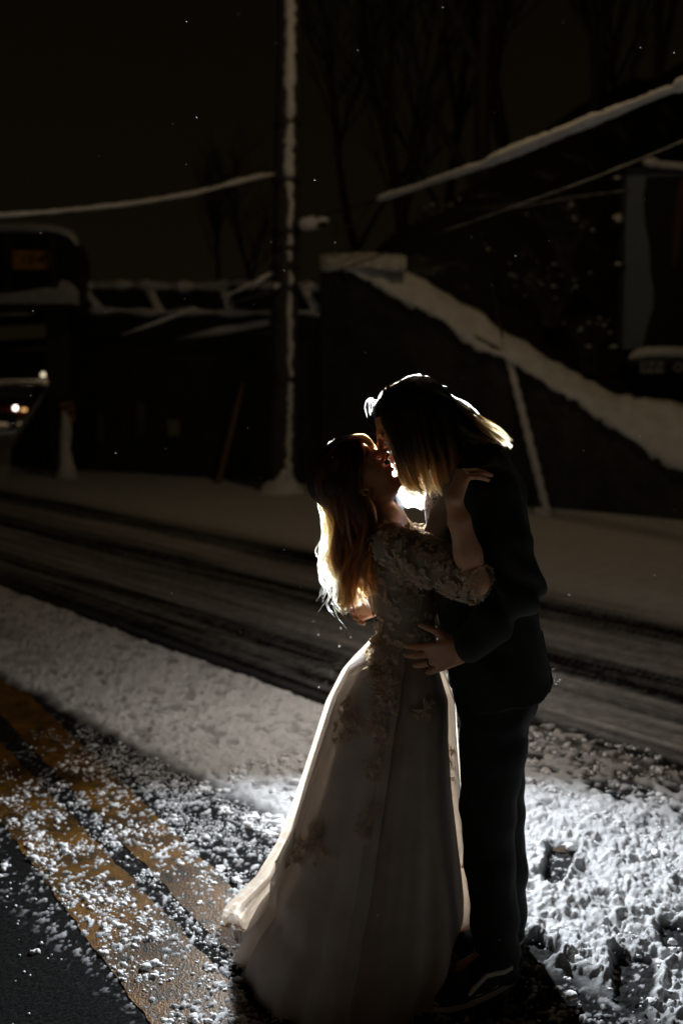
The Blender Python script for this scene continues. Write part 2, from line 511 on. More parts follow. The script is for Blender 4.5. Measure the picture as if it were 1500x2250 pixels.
# fine grid whose cells grow with distance from the camera
ys = np.concatenate([1.9 * (5.2 / 1.9) ** (np.arange(380) / 380), 5.2 * (24.0 / 5.2) ** (np.arange(241) / 240)])
ny, nx = len(ys), 700
ss = np.linspace(-.56, .56, nx)
gx = ys[:, None] * ss[None, :] * 1.0 + 0 * ys[:, None]
gy = np.repeat(ys[:, None], nx, 1)
mask, hh = snow_field(gx, gy)
grain = .0008 * (fbm(gx * 120, gy * 120, seed=40, oct=2) - .5) * sstep(7, 4, gy)
gz = hh + grain * (1 - mask)
uu, vv = uv(gx, gy)
slush = sstep(3.3, 3.7, vv) * sstep(6.9, 6.2, vv) * (.35 + .6 * fbm(uu * 1.5, vv * 8, seed=44))
idx = np.arange(ny * nx).reshape(ny, nx)
quads = np.stack([idx[:-1, :-1], idx[:-1, 1:], idx[1:, 1:], idx[1:, :-1]], -1).reshape(-1, 4)
road = mesh_np('road', np.stack([gx, gy, gz], -1).reshape(-1, 3), quads, M_road)
attr(road, 'snow', mask.ravel()); attr(road, 'slush', slush.ravel())
tag(road, kind='structure')

# the land all round, a little below the road sheet, out to the horizon
mb = MB()
gr = [0, 3, 6, 10, 15, 22, 32, 48, 75, 120, 220, 600]
nA = 40
vs_ = [(0, 0, -.012)]
for r in gr[1:]:
    for k in range(nA):
        a = 2 * math.pi * k / nA
        vs_.append((r * math.cos(a), r * math.sin(a), -.012))
fs_ = [(0, 1 + k, 1 + (k + 1) % nA) for k in range(nA)]
for i in range(len(gr) - 2):
    for k in range(nA):
        a, b2 = 1 + i * nA + k, 1 + i * nA + (k + 1) % nA
        fs_.append((a, a + nA, b2 + nA, b2))
mb.add(vs_, fs_)
land = mb.build('ground', M_snowfar); tag(land, kind='structure')

# ------------------------------------------------------------------ painted double yellow line
def paint_mat():
    m, nt, b = nmat('worn_yellow_road_paint'); N, L = nt.nodes, nt.links
    tcn = N.new('ShaderNodeTexCoord')
    def noise(s, d):
        n = N.new('ShaderNodeTexNoise'); n.inputs['Scale'].default_value = s; n.inputs['Detail'].default_value = d
        L.new(tcn.outputs['Object'], n.inputs['Vector']); return n.outputs['Fac']
    r = N.new('ShaderNodeValToRGB'); e = r.color_ramp.elements
    e[0].position, e[0].color = .33, (.02, .028, .02, 1); e[1].position, e[1].color = .66, (.17, .076, .0045, 1)
    q = e.new(.46); q.color = (.12, .052, .004, 1)
    L.new(noise(26, 8), r.inputs[0])
    r2 = N.new('ShaderNodeValToRGB'); r2.color_ramp.elements[0].position = .36; r2.color_ramp.elements[0].color = (.28, .28, .30, 1); r2.color_ramp.elements[1].position = .62
    L.new(noise(4.5, 5), r2.inputs[0])
    mm_ = N.new('ShaderNodeMix'); mm_.data_type = 'RGBA'; mm_.blend_type = 'MULTIPLY'; mm_.inputs['Factor'].default_value = 1
    L.new(r.outputs[0], mm_.inputs['A']); L.new(r2.outputs[0], mm_.inputs['B']); L.new(mm_.outputs['Result'], b.inputs['Base Color'])
    b.inputs['Roughness'].default_value = .45; b.inputs['Specular IOR Level'].default_value = .3
    bp = N.new('ShaderNodeBump'); bp.inputs['Strength'].default_value = .6; bp.inputs['Distance'].default_value = .006
    L.new(noise(150, 4), bp.inputs['Height']); L.new(bp.outputs[0], b.inputs['Normal'])
    return m
M_paint = paint_mat()
def stripe(px_l, px_r):
    """ribbon between two straight edges measured in the photograph; its ends run on out of the frame"""
    (a0, a1), (b0, b1) = [[G(*p) for p in q] for q in (px_l, px_r)]
    n = 160; v = []; 
    for i in range(n + 1):
        t = -3.0 + i * (5.0 / n)
        for p0, p1, s in ((a0, a1, 0), (b0, b1, 1)):
            p = p0.lerp(p1, t)
            e = .012 * (random.random() - .5)
            v.append((p.x + e, p.y + e * .6, .0026))
    f = [(2 * i, 2 * i + 1, 2 * i + 3, 2 * i + 2) for i in range(n)]
    return v, f
mb = MB()
mb.add(*stripe(((0, 1804), (288, 2190)), ((100, 1735), (452, 2102))))
mb.add(*stripe(((140, 1716), (506, 2098)), ((200, 1655), (500, 1940))))
ym = mb.build('road_marking', M_paint); tag(ym, kind='structure')

# a worn patch of the same paint in the bared footprint
mb = MB(); c = G(1238, 1868)
mb.add([(c.x + .045 * math.cos(a) * random.uniform(.7, 1.2), c.y + .03 * math.sin(a) * random.uniform(.7, 1.2), .0062) for a in np.linspace(0, 6.0, 11)], [tuple(range(11))])
pm_ = mb.build('worn_road_marking', M_paint); tag(pm_, kind='structure')

# ------------------------------------------------------------------ crumbs of snow lying on the asphalt and paint
def crumbs():
    mbs = MB(); q = np.random.default_rng(21); n = 0
    def put(x, y, r, big):
        nonlocal n
        n += 1
        for k in range(1 if r < .007 else q.integers(2, 5)):
            ox, oy = (0, 0) if k == 0 else q.uniform(-1.1, 1.1, 2) * r
            rr = r * (1 if k == 0 else q.uniform(.45, .9))
            mbs.blob((x + ox, y + oy, rr * .35), rr, seed=n * 7 + k, n=2 if rr > .008 else 1, squash=.72)
    tries = 0
    while n < 6500 and tries < 120000:
        tries += 1
        x = q.uniform(-1.9, .1); y = q.uniform(2.2, 4.7)
        u, v = uv(x, y)
        if v > 2.34: continue
        px, py = PX((x, y, 0))
        if px < -60 or px > 620 or py > 2300: continue
        yl = (px - 0) * 1.34 + 1804                          # left edge of the left stripe
        dens = 0
        if py < yl: dens = .95
        else: dens = .030
        clus = vnoise(x * 9, y * 9, seed=51) * .6 + vnoise(x * 22, y * 22, seed=52) * .4
        dens *= sstep(.36, .66, clus)
        if v > 1.98: dens *= 1.5
        dens *= .18 + .82 * sstep(1640, 1800, py + .18 * px)
        gap = abs((py - 1626) - 1.054 * px) < 26
        if gap: dens *= .55
        if q.random() > dens: continue
        r = .0026 * math.exp(q.normal(.35, .48))
        if v > 1.98: r = .0022 * math.exp(q.normal(.2, .45))
        put(x, y, min(r, .016), False)
    # right of the couple: loose lumps beyond and on the ridge
    m2 = 0; tries = 0
    while m2 < 2600 and tries < 60000:
        tries += 1
        x = q.uniform(.35, 2.3); y = q.uniform(2.4, 5.2); u, v = uv(x, y)
        px, py = PX((x, y, 0))
        if px > 1560 or px < 1120 or py < 1610: continue
        d = sstep(4.1, 3.5, v) * (1.0 if v > 3.0 else .07)
        d *= sstep(.34, .62, vnoise(x * 8, y * 8, seed=54) * .6 + vnoise(x * 20, y * 20, seed=55) * .4)
        if q.random() > d: continue
        m2 += 1
        base = .0 if v > 3.3 else .018
        r = min(.0032 * math.exp(q.normal(.3, .50)), .016)
        for k in range(1 if r < .006 else q.integers(2, 4)):
            ox, oy = (0, 0) if k == 0 else q.uniform(-1.1, 1.1, 2) * r
            rr = r * (1 if k == 0 else q.uniform(.5, .9))
            mbs.blob((x + ox, y + oy, base + rr * .3), rr, seed=m2 * 5 + k + 90000, n=2 if rr > .009 else 1, squash=.75)
    # left, along the broken edge of the ridge
    m3 = 0; tries = 0
    while m3 < 700 and tries < 30000:
        tries += 1
        px = q.uniform(440, 690); py = q.uniform(1650, 1860)
        p = G(px, py); u, v = uv(p.x, p.y)
        if v < 2.15 or v > 2.75: continue
        if q.random() > sstep(.35, .65, vnoise(p.x * 9, p.y * 9, seed=57)): continue
        m3 += 1
        r = min(.005 * math.exp(q.normal(.3, .5)), .024)
        for k in range(1 if r < .006 else q.integers(2, 5)):
            ox, oy = (0, 0) if k == 0 else q.uniform(-1.1, 1.1, 2) * r
            rr = r * (1 if k == 0 else q.uniform(.5, .9))
            mbs.blob((p.x + ox, p.y + oy, (.016 if v > 2.35 else 0) + rr * .3), rr, seed=m3 * 5 + k + 190000, n=2 if rr > .009 else 1, squash=.75)
    o = mbs.build('snow_clumps', M_snow, smooth=True)
    return tag(o, kind='stuff')
crumbs()
# ================================================================== BEHIND THE ROAD: wall, bridge, pole, cables, billboard, hillside
def on_plane(px, py, A, B, off=0.0):
    """point on the vertical plane through ground points A and B (moved back by off) seen at a pixel"""
    d = Vector((B[0] - A[0], B[1] - A[1], 0)).normalized(); n = Vector((-d.y, d.x, 0))
    if n.y < 0: n = -n
    A0 = Vector((A[0], A[1], 0)) + n * off
    c = Vector((0, 0, CAM_H)); r = P(px, py, 10) - c
    return c + r * ((A0 - c).dot(n) / r.dot(n))
def interp(pts, k):
    """resample a pixel polyline"""
    pts = np.array(pts, float); s = np.r_[0, np.cumsum(np.hypot(*np.diff(pts[:, :2], axis=0).T))]
    t = np.linspace(0, s[-1], k)
    return np.stack([np.interp(t, s, pts[:, i]) for i in range(pts.shape[1])], 1)

WA, WB = (-.32, 15.4), (4.6, 11.45)
def wall():
    root = empty('retaining_wall', (WA[0], WA[1], 0))
    tag(root, 'dark stone wing wall with a thick sloping snow covered coping', 'wall')
    low = interp([(705, 590), (770, 594), (860, 640), (990, 715), (1110, 778), (1200, 842), (1280, 888), (1340, 932), (1420, 985), (1500, 1030), (1620, 1085)], 60)
    m = MB()
    top = [on_plane(p[0], p[1] - 6, WA, WB) for p in low]
    front = []
    n = Vector((-(WB[1] - WA[1]), WB[0] - WA[0], 0)).normalized() * .55
    if n.y < 0: n = -n
    v = []; f = []
    for p in top:
        v += [(p.x, p.y, -.2), tuple(p), (p.x + n.x, p.y + n.y, p.z), (p.x + n.x, p.y + n.y, -.2)]
    for i in range(len(top) - 1):
        a = 4 * i
        f += [(a, a + 4, a + 5, a + 1), (a + 1, a + 5, a + 6, a + 2), (a + 2, a + 6, a + 7, a + 3)]
    f += [(0, 1, 2, 3), tuple(4 * (len(top) - 1) + k for k in (3, 2, 1, 0))]
    m.add(v, f); m.build('stonework', M_stone, root)
    def cap(name, lo_px, up_px, k, off_up, seed):
        xs = np.linspace(lo_px[0][0], lo_px[-1][0], k); l_, u_ = np.array(lo_px, float), np.array(up_px, float)
        lo_ = np.stack([xs, np.interp(xs, l_[:, 0], l_[:, 1])], 1); up = np.stack([xs, np.interp(xs, u_[:, 0], u_[:, 1])], 1)
        for _ in range(4): lo_[1:-1, 1] = (lo_[:-2, 1] + lo_[1:-1, 1] + lo_[2:, 1]) / 3
        rows = 9; V = []
        for i in range(k):
            a = on_plane(lo_[i][0], lo_[i][1], WA, WB, -.10)
            b = on_plane(up[i][0], up[i][1], WA, WB, off_up)
            for j in range(rows):
                t = j / (rows - 1)
                p = a.lerp(b, t)
                bul = math.sin(math.pi * t)
                w = .20 * (vnoise(np.array([i * .55]), np.array([j * .5]), seed=seed)[0] - .5)
                p = p + Vector((0, -1, .35)) * (bul * .07 + w * .5)
                if j == 0: p.z += .16 * (vnoise(np.array([i * 1.1]), np.array([3.3]), seed=seed + 1)[0] - .5)
                V.append(p)
            q = a + Vector((0, .35, -.02)); V.append(q)
        rr = rows + 1
        F = [(i * rr + j, (i + 1) * rr + j, (i + 1) * rr + (j + 1) % rr, i * rr + (j + 1) % rr) for i in range(k - 1) for j in range(rr)]
        F += [tuple(range(rr)), tuple((k - 1) * rr + j for j in range(rr - 1, -1, -1))]
        mm = MB(); mm.add(V, F); mm.build(name, M_snowfar, root, smooth=True)
    cap('snow_cover', [(712, 588), (770, 592), (850, 640), (872, 664), (922, 674), (990, 716), (1018, 744), (1050, 772), (1105, 784), (1130, 797), (1200, 842), (1280, 888), (1330, 930), (1400, 962), (1432, 1002), (1500, 1032), (1620, 1085)],
        [(716, 560), (760, 566), (880, 592), (950, 622), (1010, 662), (1060, 688), (1110, 727), (1160, 752), (1200, 782), (1290, 832), (1350, 862), (1420, 874), (1500, 886), (1620, 905)], 90, .45, 61)
    cap('snow_cover', [(704, 588), (760, 588), (830, 588), (892, 590)], [(708, 560), (760, 554), (830, 554), (888, 560)], 30, .6, 63)
wall()

# ------------------------------------------------------------------ railway bridge at the left
BA, BB = (-4.95, 18.3), (-.36, 15.55)
def bp(px, py, off=0.0): return on_plane(px, py, BA, BB, off)
def snow_ribbon(m, pts, rad, n=9, sq=.9, jit=.07):
    m.tube(pts, rad, n=n, squash=sq, jitter=jit)
def bridge():
    root = empty('railway_bridge', tuple(bp(175, 1041)))
    tag(root, 'dark steel railway bridge with snow lying on its girders', 'bridge')
    nrm = Vector((0, 1, 0))
    m = MB()
    m.prism([bp(*p, -.3) for p in ((-900, 512), (128, 512), (150, 520), (165, 540), (172, 566), (174, 600), (174, 672), (-900, 672))], (0, .8, 0))
    g = m.build('plate_girder', M_steel, root)
    for x in (-260, -160, -60, 22, 122):
        m = MB(); a, b = bp(x, 520, -.42), bp(x, 664, -.42)
        m.box((a + b) / 2, (.08, .2, (a - b).length))
        m.build('stiffener', M_steel, g)
    m = MB()
    px = interp([(-900, 505), (60, 504), (125, 505), (148, 512), (160, 524), (168, 545)], 80)
    snow_ribbon(m, [bp(a, b, -.1) for a, b in px], [.105] * 72 + [.10, .095, .09, .08, .07, .06, .045, .02], sq=2.6)
    m.build('snow', M_snowfar, g, smooth=True)
    m = MB()
    m.prism([bp(*p, -.62) for p in ((-900, 640), (-60, 646), (15, 644), (40, 641), (62, 638), (100, 631), (126, 634), (131, 616), (142, 614), (158, 628), (164, 640), (165, 669), (-900, 669))], (0, .3, 0))
    m.build('snow', M_snowfar, g, bevel=.02)
    m = MB(); m.prism([bp(*p, -.85) for p in ((-900, 671), (165, 671), (165, 681), (-900, 681))], (0, 1.3, 0)); m.build('bottom_flange', M_steel, root)
    a, b = bp(-560, 1000, -.15), bp(-560, 676, -.15)
    m = MB(); m.box((a.x, a.y, b.z / 2), (.8, .8, b.z)); m.build('pier', M_steel, root)
    # the walkway side running on to the wall
    m = MB()
    m.prism([bp(*p, .35) for p in ((172, 632), (704, 632), (704, 690), (172, 690))], (0, .35, 0))
    m.build('parapet', M_steel, root)
    m = MB()
    m.prism([bp(*p, .15) for p in ((160, 690), (704, 690), (704, 738), (590, 716), (390, 744), (160, 744))], (0, 1.6, 0))
    m.build('deck', M_steel, root)
    m = MB()
    k = interp([(172, 628), (280, 626), (400, 630), (480, 629), (500, 620), (520, 616), (540, 624), (600, 630), (704, 630)], 60)
    snow_ribbon(m, [bp(a, b, .32) for a, b in k], [.075 + .02 * math.sin(i * .8) * (i % 3) for i in range(60)], sq=1.5)
    m.build('snow', M_snowfar, root, smooth=True)
    m = MB()
    k = interp([(195, 684), (260, 682), (330, 688), (420, 685), (490, 688), (600, 686), (704, 688)], 60)
    snow_ribbon(m, [bp(a, b, .18) for a, b in k], [.06 + .022 * math.sin(i * .55) for i in range(60)], sq=1.6)
    m.build('snow', M_snowfar, root, smooth=True)
    for x0, x1 in ((188, 222), (330, 352), (492, 508), (672, 698)):
        m = MB()
        m.tube([bp(x0, 640, .28), bp((x0 + x1) / 2, 662, .26), bp(x1, 684, .2)], [.10, .07, .09], n=7, jitter=.15)
        m.build('snowed_strut', M_snowfar, root, smooth=True)
    m = MB(); m.tube([bp(388, 745, .05), bp(480, 728, .05), bp(592, 708, .05)], [.02, .075, .06], n=7, jitter=.1, squash=1.2)
    m.build('snow', M_snowfar, root, smooth=True)
    # pier
    m = MB()
    a, b = bp(146, 1046, -.15), bp(146, 672, -.15)
    m.box((a.x, a.y, (b.z) / 2), (.42, .42, b.z)); m.build('pier', M_steel, root)
    for y in (700, 752, 800):
        m = MB(); m.tube([bp(-560, y + 40, .5), bp(118, y, .2)], .09, n=4); m.build('cross_beam', M_steel, root)
    # dark abutment under the deck
    m = MB()
    m.prism([bp(*p, .25) for p in ((22, 1040), (26, 985), (112, 850), (128, 744), (704, 730), (704, 1092), (400, 1065), (170, 1050))], (0, .6, 0))
    ab = m.build('abutment', M_stone, root)
    m = MB(); m.tube([bp(24, 984, .3), bp(62, 925, .3), bp(112, 848, .3)], [.05, .07, .05], n=7, jitter=.12, squash=1.8); m.build('snow', M_snowfar, ab, smooth=True)
    for (x0, y0, x1, y1) in ((214, 905, 226, 970), (300, 885, 318, 960)):
        m = MB(); m.prism([bp(*p, .1) for p in ((x0, y0), (x1, y0), (x1, y1), (x0, y1))], (0, .12, 0)); m.build('pilaster', M_concrete, ab)
    m = MB(); m.prism([bp(*p, .1) for p in ((368, 922), (394, 922), (394, 958), (368, 958))], (0, .08, 0)); m.build('utility_box', mat('grey_box', (.30, .27, .20), .7), ab)
bridge()

def text_mesh(name, body, size, loc, rot, m, parent, align='CENTER', bold=.0):
    cu = bpy.data.curves.new(name, 'FONT'); cu.body = body; cu.size = size; cu.align_x = align; cu.align_y = 'CENTER'
    cu.extrude = .004; cu.offset = bold
    t = bpy.data.objects.new(name + '_tmp', cu); COL.objects.link(t)
    t.location = loc; t.rotation_euler = rot
    bpy.context.view_layer.update()
    me = bpy.data.meshes.new_from_object(t.evaluated_get(bpy.context.evaluated_depsgraph_get()))
    me.transform(t.matrix_world)
    bpy.data.objects.remove(t, do_unlink=True)
    return link_mesh(name, me, m, parent)

M_signy = mat('weathered_sign_yellow', (.40, .19, .025), .6, .25, 5, .1, 40)
def clearance_sign():
    c = bp(77, 571, -.5)
    root = empty('clearance_sign', tuple(c))
    tag(root, 'small yellow clearance sign with black figures on the girder', 'sign')
    m = MB(); w = (bp(112, 571, -.5) - bp(43, 571, -.5)).length; h = (bp(77, 551, -.5) - bp(77, 592, -.5)).length
    m.box(c, (w, .03, h)); m.build('sign_board', M_signy, root, bevel=.006)
    text_mesh('figures', "12'-4\"", h * .62, (c.x, c.y - .022, c.z), (R(90), 0, 0), M_blackpaint, root, bold=.006)
clearance_sign()

# post with a yellow and black marker, cased in blown snow
def marker_post():
    b = bp(143, 1040, -.9); b.z = 0
    root = empty('hazard_marker_post', tuple(b))
    tag(root, 'snow crusted post with yellow and black marker beside the bridge pier', 'post')
    h = bp(148, 885, -.9).z
    m = MB(); m.tube([b, (b.x, b.y, h)], .06, n=8); m.build('post', M_steel, root)
    m = MB()
    pts = [(150, 1046), (147, 1020), (144, 985), (146, 950), (145, 925), (141, 905)]
    rr = [.20, .12, .085, .10, .08, .04]
    q = [bp(x, y, -1.0) for x, y in pts]; q[0].z = 0
    m.tube(q, rr, n=10, jitter=.12); m.build('snow', M_snowfar, root, smooth=True)
    m = MB(); c = bp(150, 905, -.95); m.box(c, (.24, .03, .34)); mk = m.build('marker_board', M_signy, root)
    m = MB()
    for k in (-1, 0, 1):
        m.prism([(c.x + s, c.y - .022, c.z + z) for s, z in ((-.12, .02 + k * .12), (.12, .10 + k * .12), (.12, .15 + k * .12), (-.12, .07 + k * .12))], (0, .006, 0))
    m.build('stripe', M_blackpaint, mk)
marker_post()

# ------------------------------------------------------------------ lit car and house far beyond the bridge
def far_car():
    Y = 34.0; c = P(8, 936, Y); c.z = 0
    root = empty('parked_car', tuple(c))
    tag(root, 'red car facing the road with headlights on and snowy windscreen', 'car')
    M_red = mat('red_car_paint', (.11, .018, .014), .35, .1, 5, .05, 40)
    M_glass = mat('snowy_glass', (.30, .31, .25), .6, .2, 6, .2, 20)
    M_tyre = mat('tyre_rubber', (.015, .015, .015), .8)
    M_lamp = emat('headlamp', (1.0, .93, .80), 5)
    M_amber = emat('amber_lamp', (1.0, .55, .18), 1.2)
    w = 1.78
    m = MB()
    # side profile (y forward is towards the camera = -y)
    prof = [(0, .28), (0, .72), (.12, .86), (1.0, 1.0), (1.75, 1.50), (2.9, 1.54), (3.7, 1.08), (4.3, 1.02), (4.35, .3)]
    m.prism([(c.x - w / 2, c.y + a, b) for a, b in prof], (w, 0, 0))
    m.build('body', M_red, root, bevel=.05)
    m = MB(); m.prism([(c.x - .72, c.y + 1.02, 1.02), (c.x + .72, c.y + 1.02, 1.02), (c.x + .60, c.y + 1.70, 1.485), (c.x - .60, c.y + 1.70, 1.485)], (0, -.03, .03))
    m.build('windscreen', M_glass, root)
    m = MB(); m.box((c.x, c.y - .02, .50), (1.0, .06, .26)); m.build('grille', M_blackpaint, root, bevel=.01)
    m = MB(); m.box((c.x, c.y - .05, .34), (1.7, .12, .14)); m.build('bumper', M_blackpaint, root, bevel=.03)
    for s in (-1, 1):
        m = MB(); m.blob((c.x + s * .45, c.y - .05, .76), .075, n=2, squash=1.0); m.build('headlight', M_lamp, root, smooth=True)
        m = MB(); m.box((c.x + s * .74, c.y - .03, .70), (.14, .06, .09)); m.build('indicator', M_amber, root)
        for yy in (.8, 3.4):
            m = MB(); m.tube([(c.x + s * (w / 2 - .2), c.y + yy, .32), (c.x + s * (w / 2 + .01), c.y + yy, .32)], .32, n=16); m.build('wheel', M_tyre, root)
    m = MB(); m.box((c.x, c.y + 2.3, 1.60), (1.25, 1.2, .10)); m.build('roof_snow', M_snowfar, root, bevel=.04)
far_car()

def far_house():
    Y = 44.0; c = P(60, 930, Y); c.z = 0
    root = empty('brick_house', tuple(c))
    tag(root, 'small dark brick house with one lit window and snowy eave', 'house')
    M_brick = mat('dark_brick', (.12, .035, .022), .9, .3, 12)
    x0, x1 = P(-120, 880, Y).x, P(112, 880, Y).x
    zt = P(90, 846, Y).z
    m = MB(); m.box(((x0 + x1) / 2, Y + 2.5, zt / 2), (x1 - x0, 5, zt)); m.build('wall', M_brick, root)
    m = MB(); m.prism([(x0 - .3, Y - .3, zt), (x0 - .3, Y + 2.5, zt + 1.6), (x0 - .3, Y + 5.3, zt)], (x1 - x0 + .6, 0, 0)); rf = m.build('roof', M_blackpaint, root)
    m = MB(); m.tube([(x0 - .3, Y - .32, zt + .12), (x1 - .4, Y - .32, zt + .12), (x1 + .2, Y - .32, zt + .10)], [.12, .13, .17], n=8, jitter=.1); m.build('snow', M_snowfar, rf, smooth=True)
    for px0, px1, py0, py1 in ((79, 96, 861, 884), (-40, -20, 861, 884)):
        a, b = P(px0, py0, Y), P(px1, py1, Y)
        m = MB(); m.box(((a.x + b.x) / 2, Y - .03, (a.z + b.z) / 2), (b.x - a.x + .12, .05, a.z - b.z + .12)); wd = m.build('window', M_blackpaint, root)
        m = MB(); m.box(((a.x + b.x) / 2, Y - .06, (a.z + b.z) / 2), (b.x - a.x, .03, a.z - b.z)); m.build('pane', emat('lit_pane', (1.0, .66, .28), .55), wd)
    m = MB(); l = P(104, 841, Y); m.blob((l.x, Y - .55, zt + .45), .10, n=2, squash=1); m.build('porch_light', emat('porch_lamp', (1.0, .85, .6), 1.2), root, smooth=True)
far_house()
# the lamp on the porch gives off light of its own
pl_ = bpy.data.lights.new('porch_lamp', 'POINT'); pl_.energy = 45; pl_.color = (1, .72, .42); pl_.shadow_soft_size = .1
plo = bpy.data.objects.new('porch_lamp_light', pl_); q_ = P(60, 850, 40); plo.location = (q_.x, q_.y, q_.z + .9); COL.objects.link(plo)

# ------------------------------------------------------------------ utility pole
PY = 14.9
PB = G(622, 1086); PB.z = 0
def utility_pole():
    root = empty('utility_pole', tuple(PB))
    tag(root, 'tall dark wooden utility pole plastered with wind blown snow', 'pole')
    top = P(634, 0, PB.y); d = (top - PB) / top.z
    ax = lambda z: PB + d * z
    H = 10.5
    m = MB(); m.tube([PB + Vector((0, 0, -.3))] + [ax(z) for z in np.linspace(0, H, 12)], [.222] + list(np.linspace(.218, .125, 12)), n=18)
    m.build('shaft', M_wood, root, smooth=True)
    segs = [(-420, 272), (278, 396), (404, 508), (518, 545), (553, 578), (598, 632), (642, 832), (838, 1058)]
    cx = [(-420, 641, 15), (0, 637, 16), (100, 637, 15), (200, 636, 16), (272, 637, 13), (330, 634, 16), (396, 634, 14), (440, 638, 10), (510, 636, 9), (560, 636, 8), (600, 638, 7), (660, 636, 9), (740, 637, 8), (830, 638, 7), (900, 636, 8), (1000, 633, 8), (1058, 632, 11)]
    cx = np.array(cx, float)
    for y0, y1 in segs:
        n = max(6, int((y1 - y0) / 9)); pts = []; rr = []
        for i in range(n):
            y = y0 + (y1 - y0) * i / (n - 1)
            x = np.interp(y, cx[:, 0], cx[:, 1]) + random.uniform(-2.5, 2.5)
            w = .82 * np.interp(y, cx[:, 0], cx[:, 2]) * PB.y / FPX * random.uniform(.62, 1.2)
            if i in (0, n - 1): w *= .6
            zc = P(x, y, PB.y).z
            rad = .218 - .093 * max(0, zc) / H
            c = ax(zc)
            pts.append(Vector((P(x, y, PB.y - rad).x, c.y - rad * .90, zc))); rr.append(w)
        m = MB(); m.tube(pts, rr, n=9, squash=1.0, jitter=.12, ref=(0, 1, 0)); m.build('blown_snow', M_snowfar, root, smooth=True)
    for y in (275, 400, 513, 549, 588, 637, 835):
        z = P(636, y, PB.y).z; c = ax(z)
        rad = .218 - .093 * z / H
        m = MB(); m.tube([c + Vector((0, 0, -.03)), c + Vector((0, 0, .03))], rad + .03, n=18); m.build('band', M_steel, root)
    # drift at the foot
    m = MB(); f = G(624, 1092)
    m.tube([(PB.x, PB.y, 0.0), (PB.x, PB.y - .04, .10), (PB.x + .03, PB.y - .10, .24), (PB.x + .05, PB.y - .16, .42)], [.40, .30, .17, .06], n=16, jitter=.06, cap=True)
    m.build('drift', M_snowfar, root, smooth=True)
    # service bracket with its load of snow
    m = MB(); a, b = P(648, 500, 14.7), P(715, 492, 14.5)
    m.tube([a, b], .035, n=8); br = m.build('bracket', M_steel, root)
    m = MB(); q = interp([(657, 495), (672, 492), (690, 490), (706, 486), (722, 483)], 12)
    m.tube([P(x, y, 14.6) for x, y in q], [.05, .08, .095, .10, .10, .10, .095, .09, .075, .06, .045, .02], n=9, jitter=.12, squash=1.0); m.build('snow', M_snowfar, br, smooth=True)
    # bits of hardware left of the shaft
    for (x0, y0, x1, y1, r, sn) in ((552, 640, 592, 606, .03, 1), (562, 650, 606, 640, .03, 0), (500, 668, 606, 640, .022, 0), (600, 640, 614, 632, .05, 1), (575, 384, 622, 392, .04, 0)):
        m = MB(); m.tube([P(x0, y0, 14.7), P(x1, y1, 14.75)], r, n=7); h_ = m.build('hardware', M_steel, root)
        if sn:
            m = MB(); m.tube([P(x0, y0 - 6, 14.65), P((x0 + x1) / 2, (y0 + y1) / 2 - 8, 14.65), P(x1, y1 - 5, 14.7)], [.03, .05, .03], n=7, jitter=.2); m.build('snow', M_snowfar, h_, smooth=True)
    # drooping jumper leads
    m = MB(); m.tube([P(x, y, 14.6) for x, y in interp([(718, 484), (745, 492), (762, 500), (785, 492), (812, 450)], 16)], .013, n=6); m.build('jumper_lead', M_cable, root, smooth=True)
    m = MB(); m.tube([P(x, y, 14.6) for x, y in interp([(738, 492), (742, 505), (736, 516)], 8)], .016, n=6); m.build('jumper_lead', M_cable, root, smooth=True)
utility_pole()

def cable(label, px, r_wire, r_snow, seed=0, k=60, gaps=None, group=None):
    """px: list of (px, py, Y); r_snow: list of (t, radius)"""
    q = interp(px, k); pts = [P(a, b, y) for a, b, y in q]
    root = empty('overhead_cable', tuple(pts[0]))
    tag(root, label, 'cable', group)
    m = MB(); m.tube(pts, r_wire, n=6); m.build('wire', M_cable, root, smooth=True)
    if r_snow:
        t = np.linspace(0, 1, k); rs = np.array(r_snow)
        rad = np.interp(t, rs[:, 0], rs[:, 1]) * (1 + .28 * (vnoise(t * 34, t * 0, seed=seed) - .5) + .10 * rng.uniform(-1, 1, k))
        run = []
        def flush():
            if len(run) > 2:
                mm = MB()
                rr = [rad[i] for i in run]; rr[0] *= .4; rr[-1] *= .4
                mm.tube([pts[i] + Vector((0, 0, rad[i] * .45)) for i in run], rr, n=8, squash=.85, jitter=.10)
                mm.build('snow', M_snowfar, root, smooth=True)
            run.clear()
        for i in range(k):
            if rad[i] > .006 and not (gaps and any(a < t[i] < b for a, b in gaps)): run.append(i)
            else: flush()
        flush()
    return root
cable('snow covered cable drooping left from the utility pole', [(622, 380, 14.8), (560, 392, 14.2), (420, 428, 13.2), (280, 451, 12.2), (130, 466, 11.2), (0, 476, 10.4), (-160, 486, 9.4)], .012,
      [(0, .004), (.06, .035), (.10, .045), (.16, .03), (1, .022)], 5)
cable('thick cable caked in snow climbing to the top right', [(660, 484, 14.8), (810, 446, 13.6), (860, 432, 13.2), (960, 398, 12.4), (1065, 364, 11.6), (1160, 326, 11.0), (1250, 290, 10.4), (1350, 250, 9.8), (1450, 208, 9.2), (1500, 192, 8.9), (1640, 130, 8.3)], .014,
      [(0, 0), (.155, 0), (.165, .045), (.22, .042), (.36, .048), (.40, .040), (.42, .066), (.55, .066), (.66, .060), (.72, .050), (.80, .038), (.835, .04), (.84, .075), (1, .075)], 9, k=110)
cable('thin dark cable crossing before the trees on the right', [(640, 634, 14.7), (720, 604, 14.3), (820, 566, 13.7), (900, 536, 13.2), (1000, 501, 12.6), (1100, 466, 12.0), (1200, 430, 11.4), (1300, 394, 10.8), (1400, 354, 10.2), (1500, 312, 9.6), (1650, 250, 8.9)], .011,
      [(0, 0), (.1, .006), (.5, .010), (1, .012)], 13, k=90)
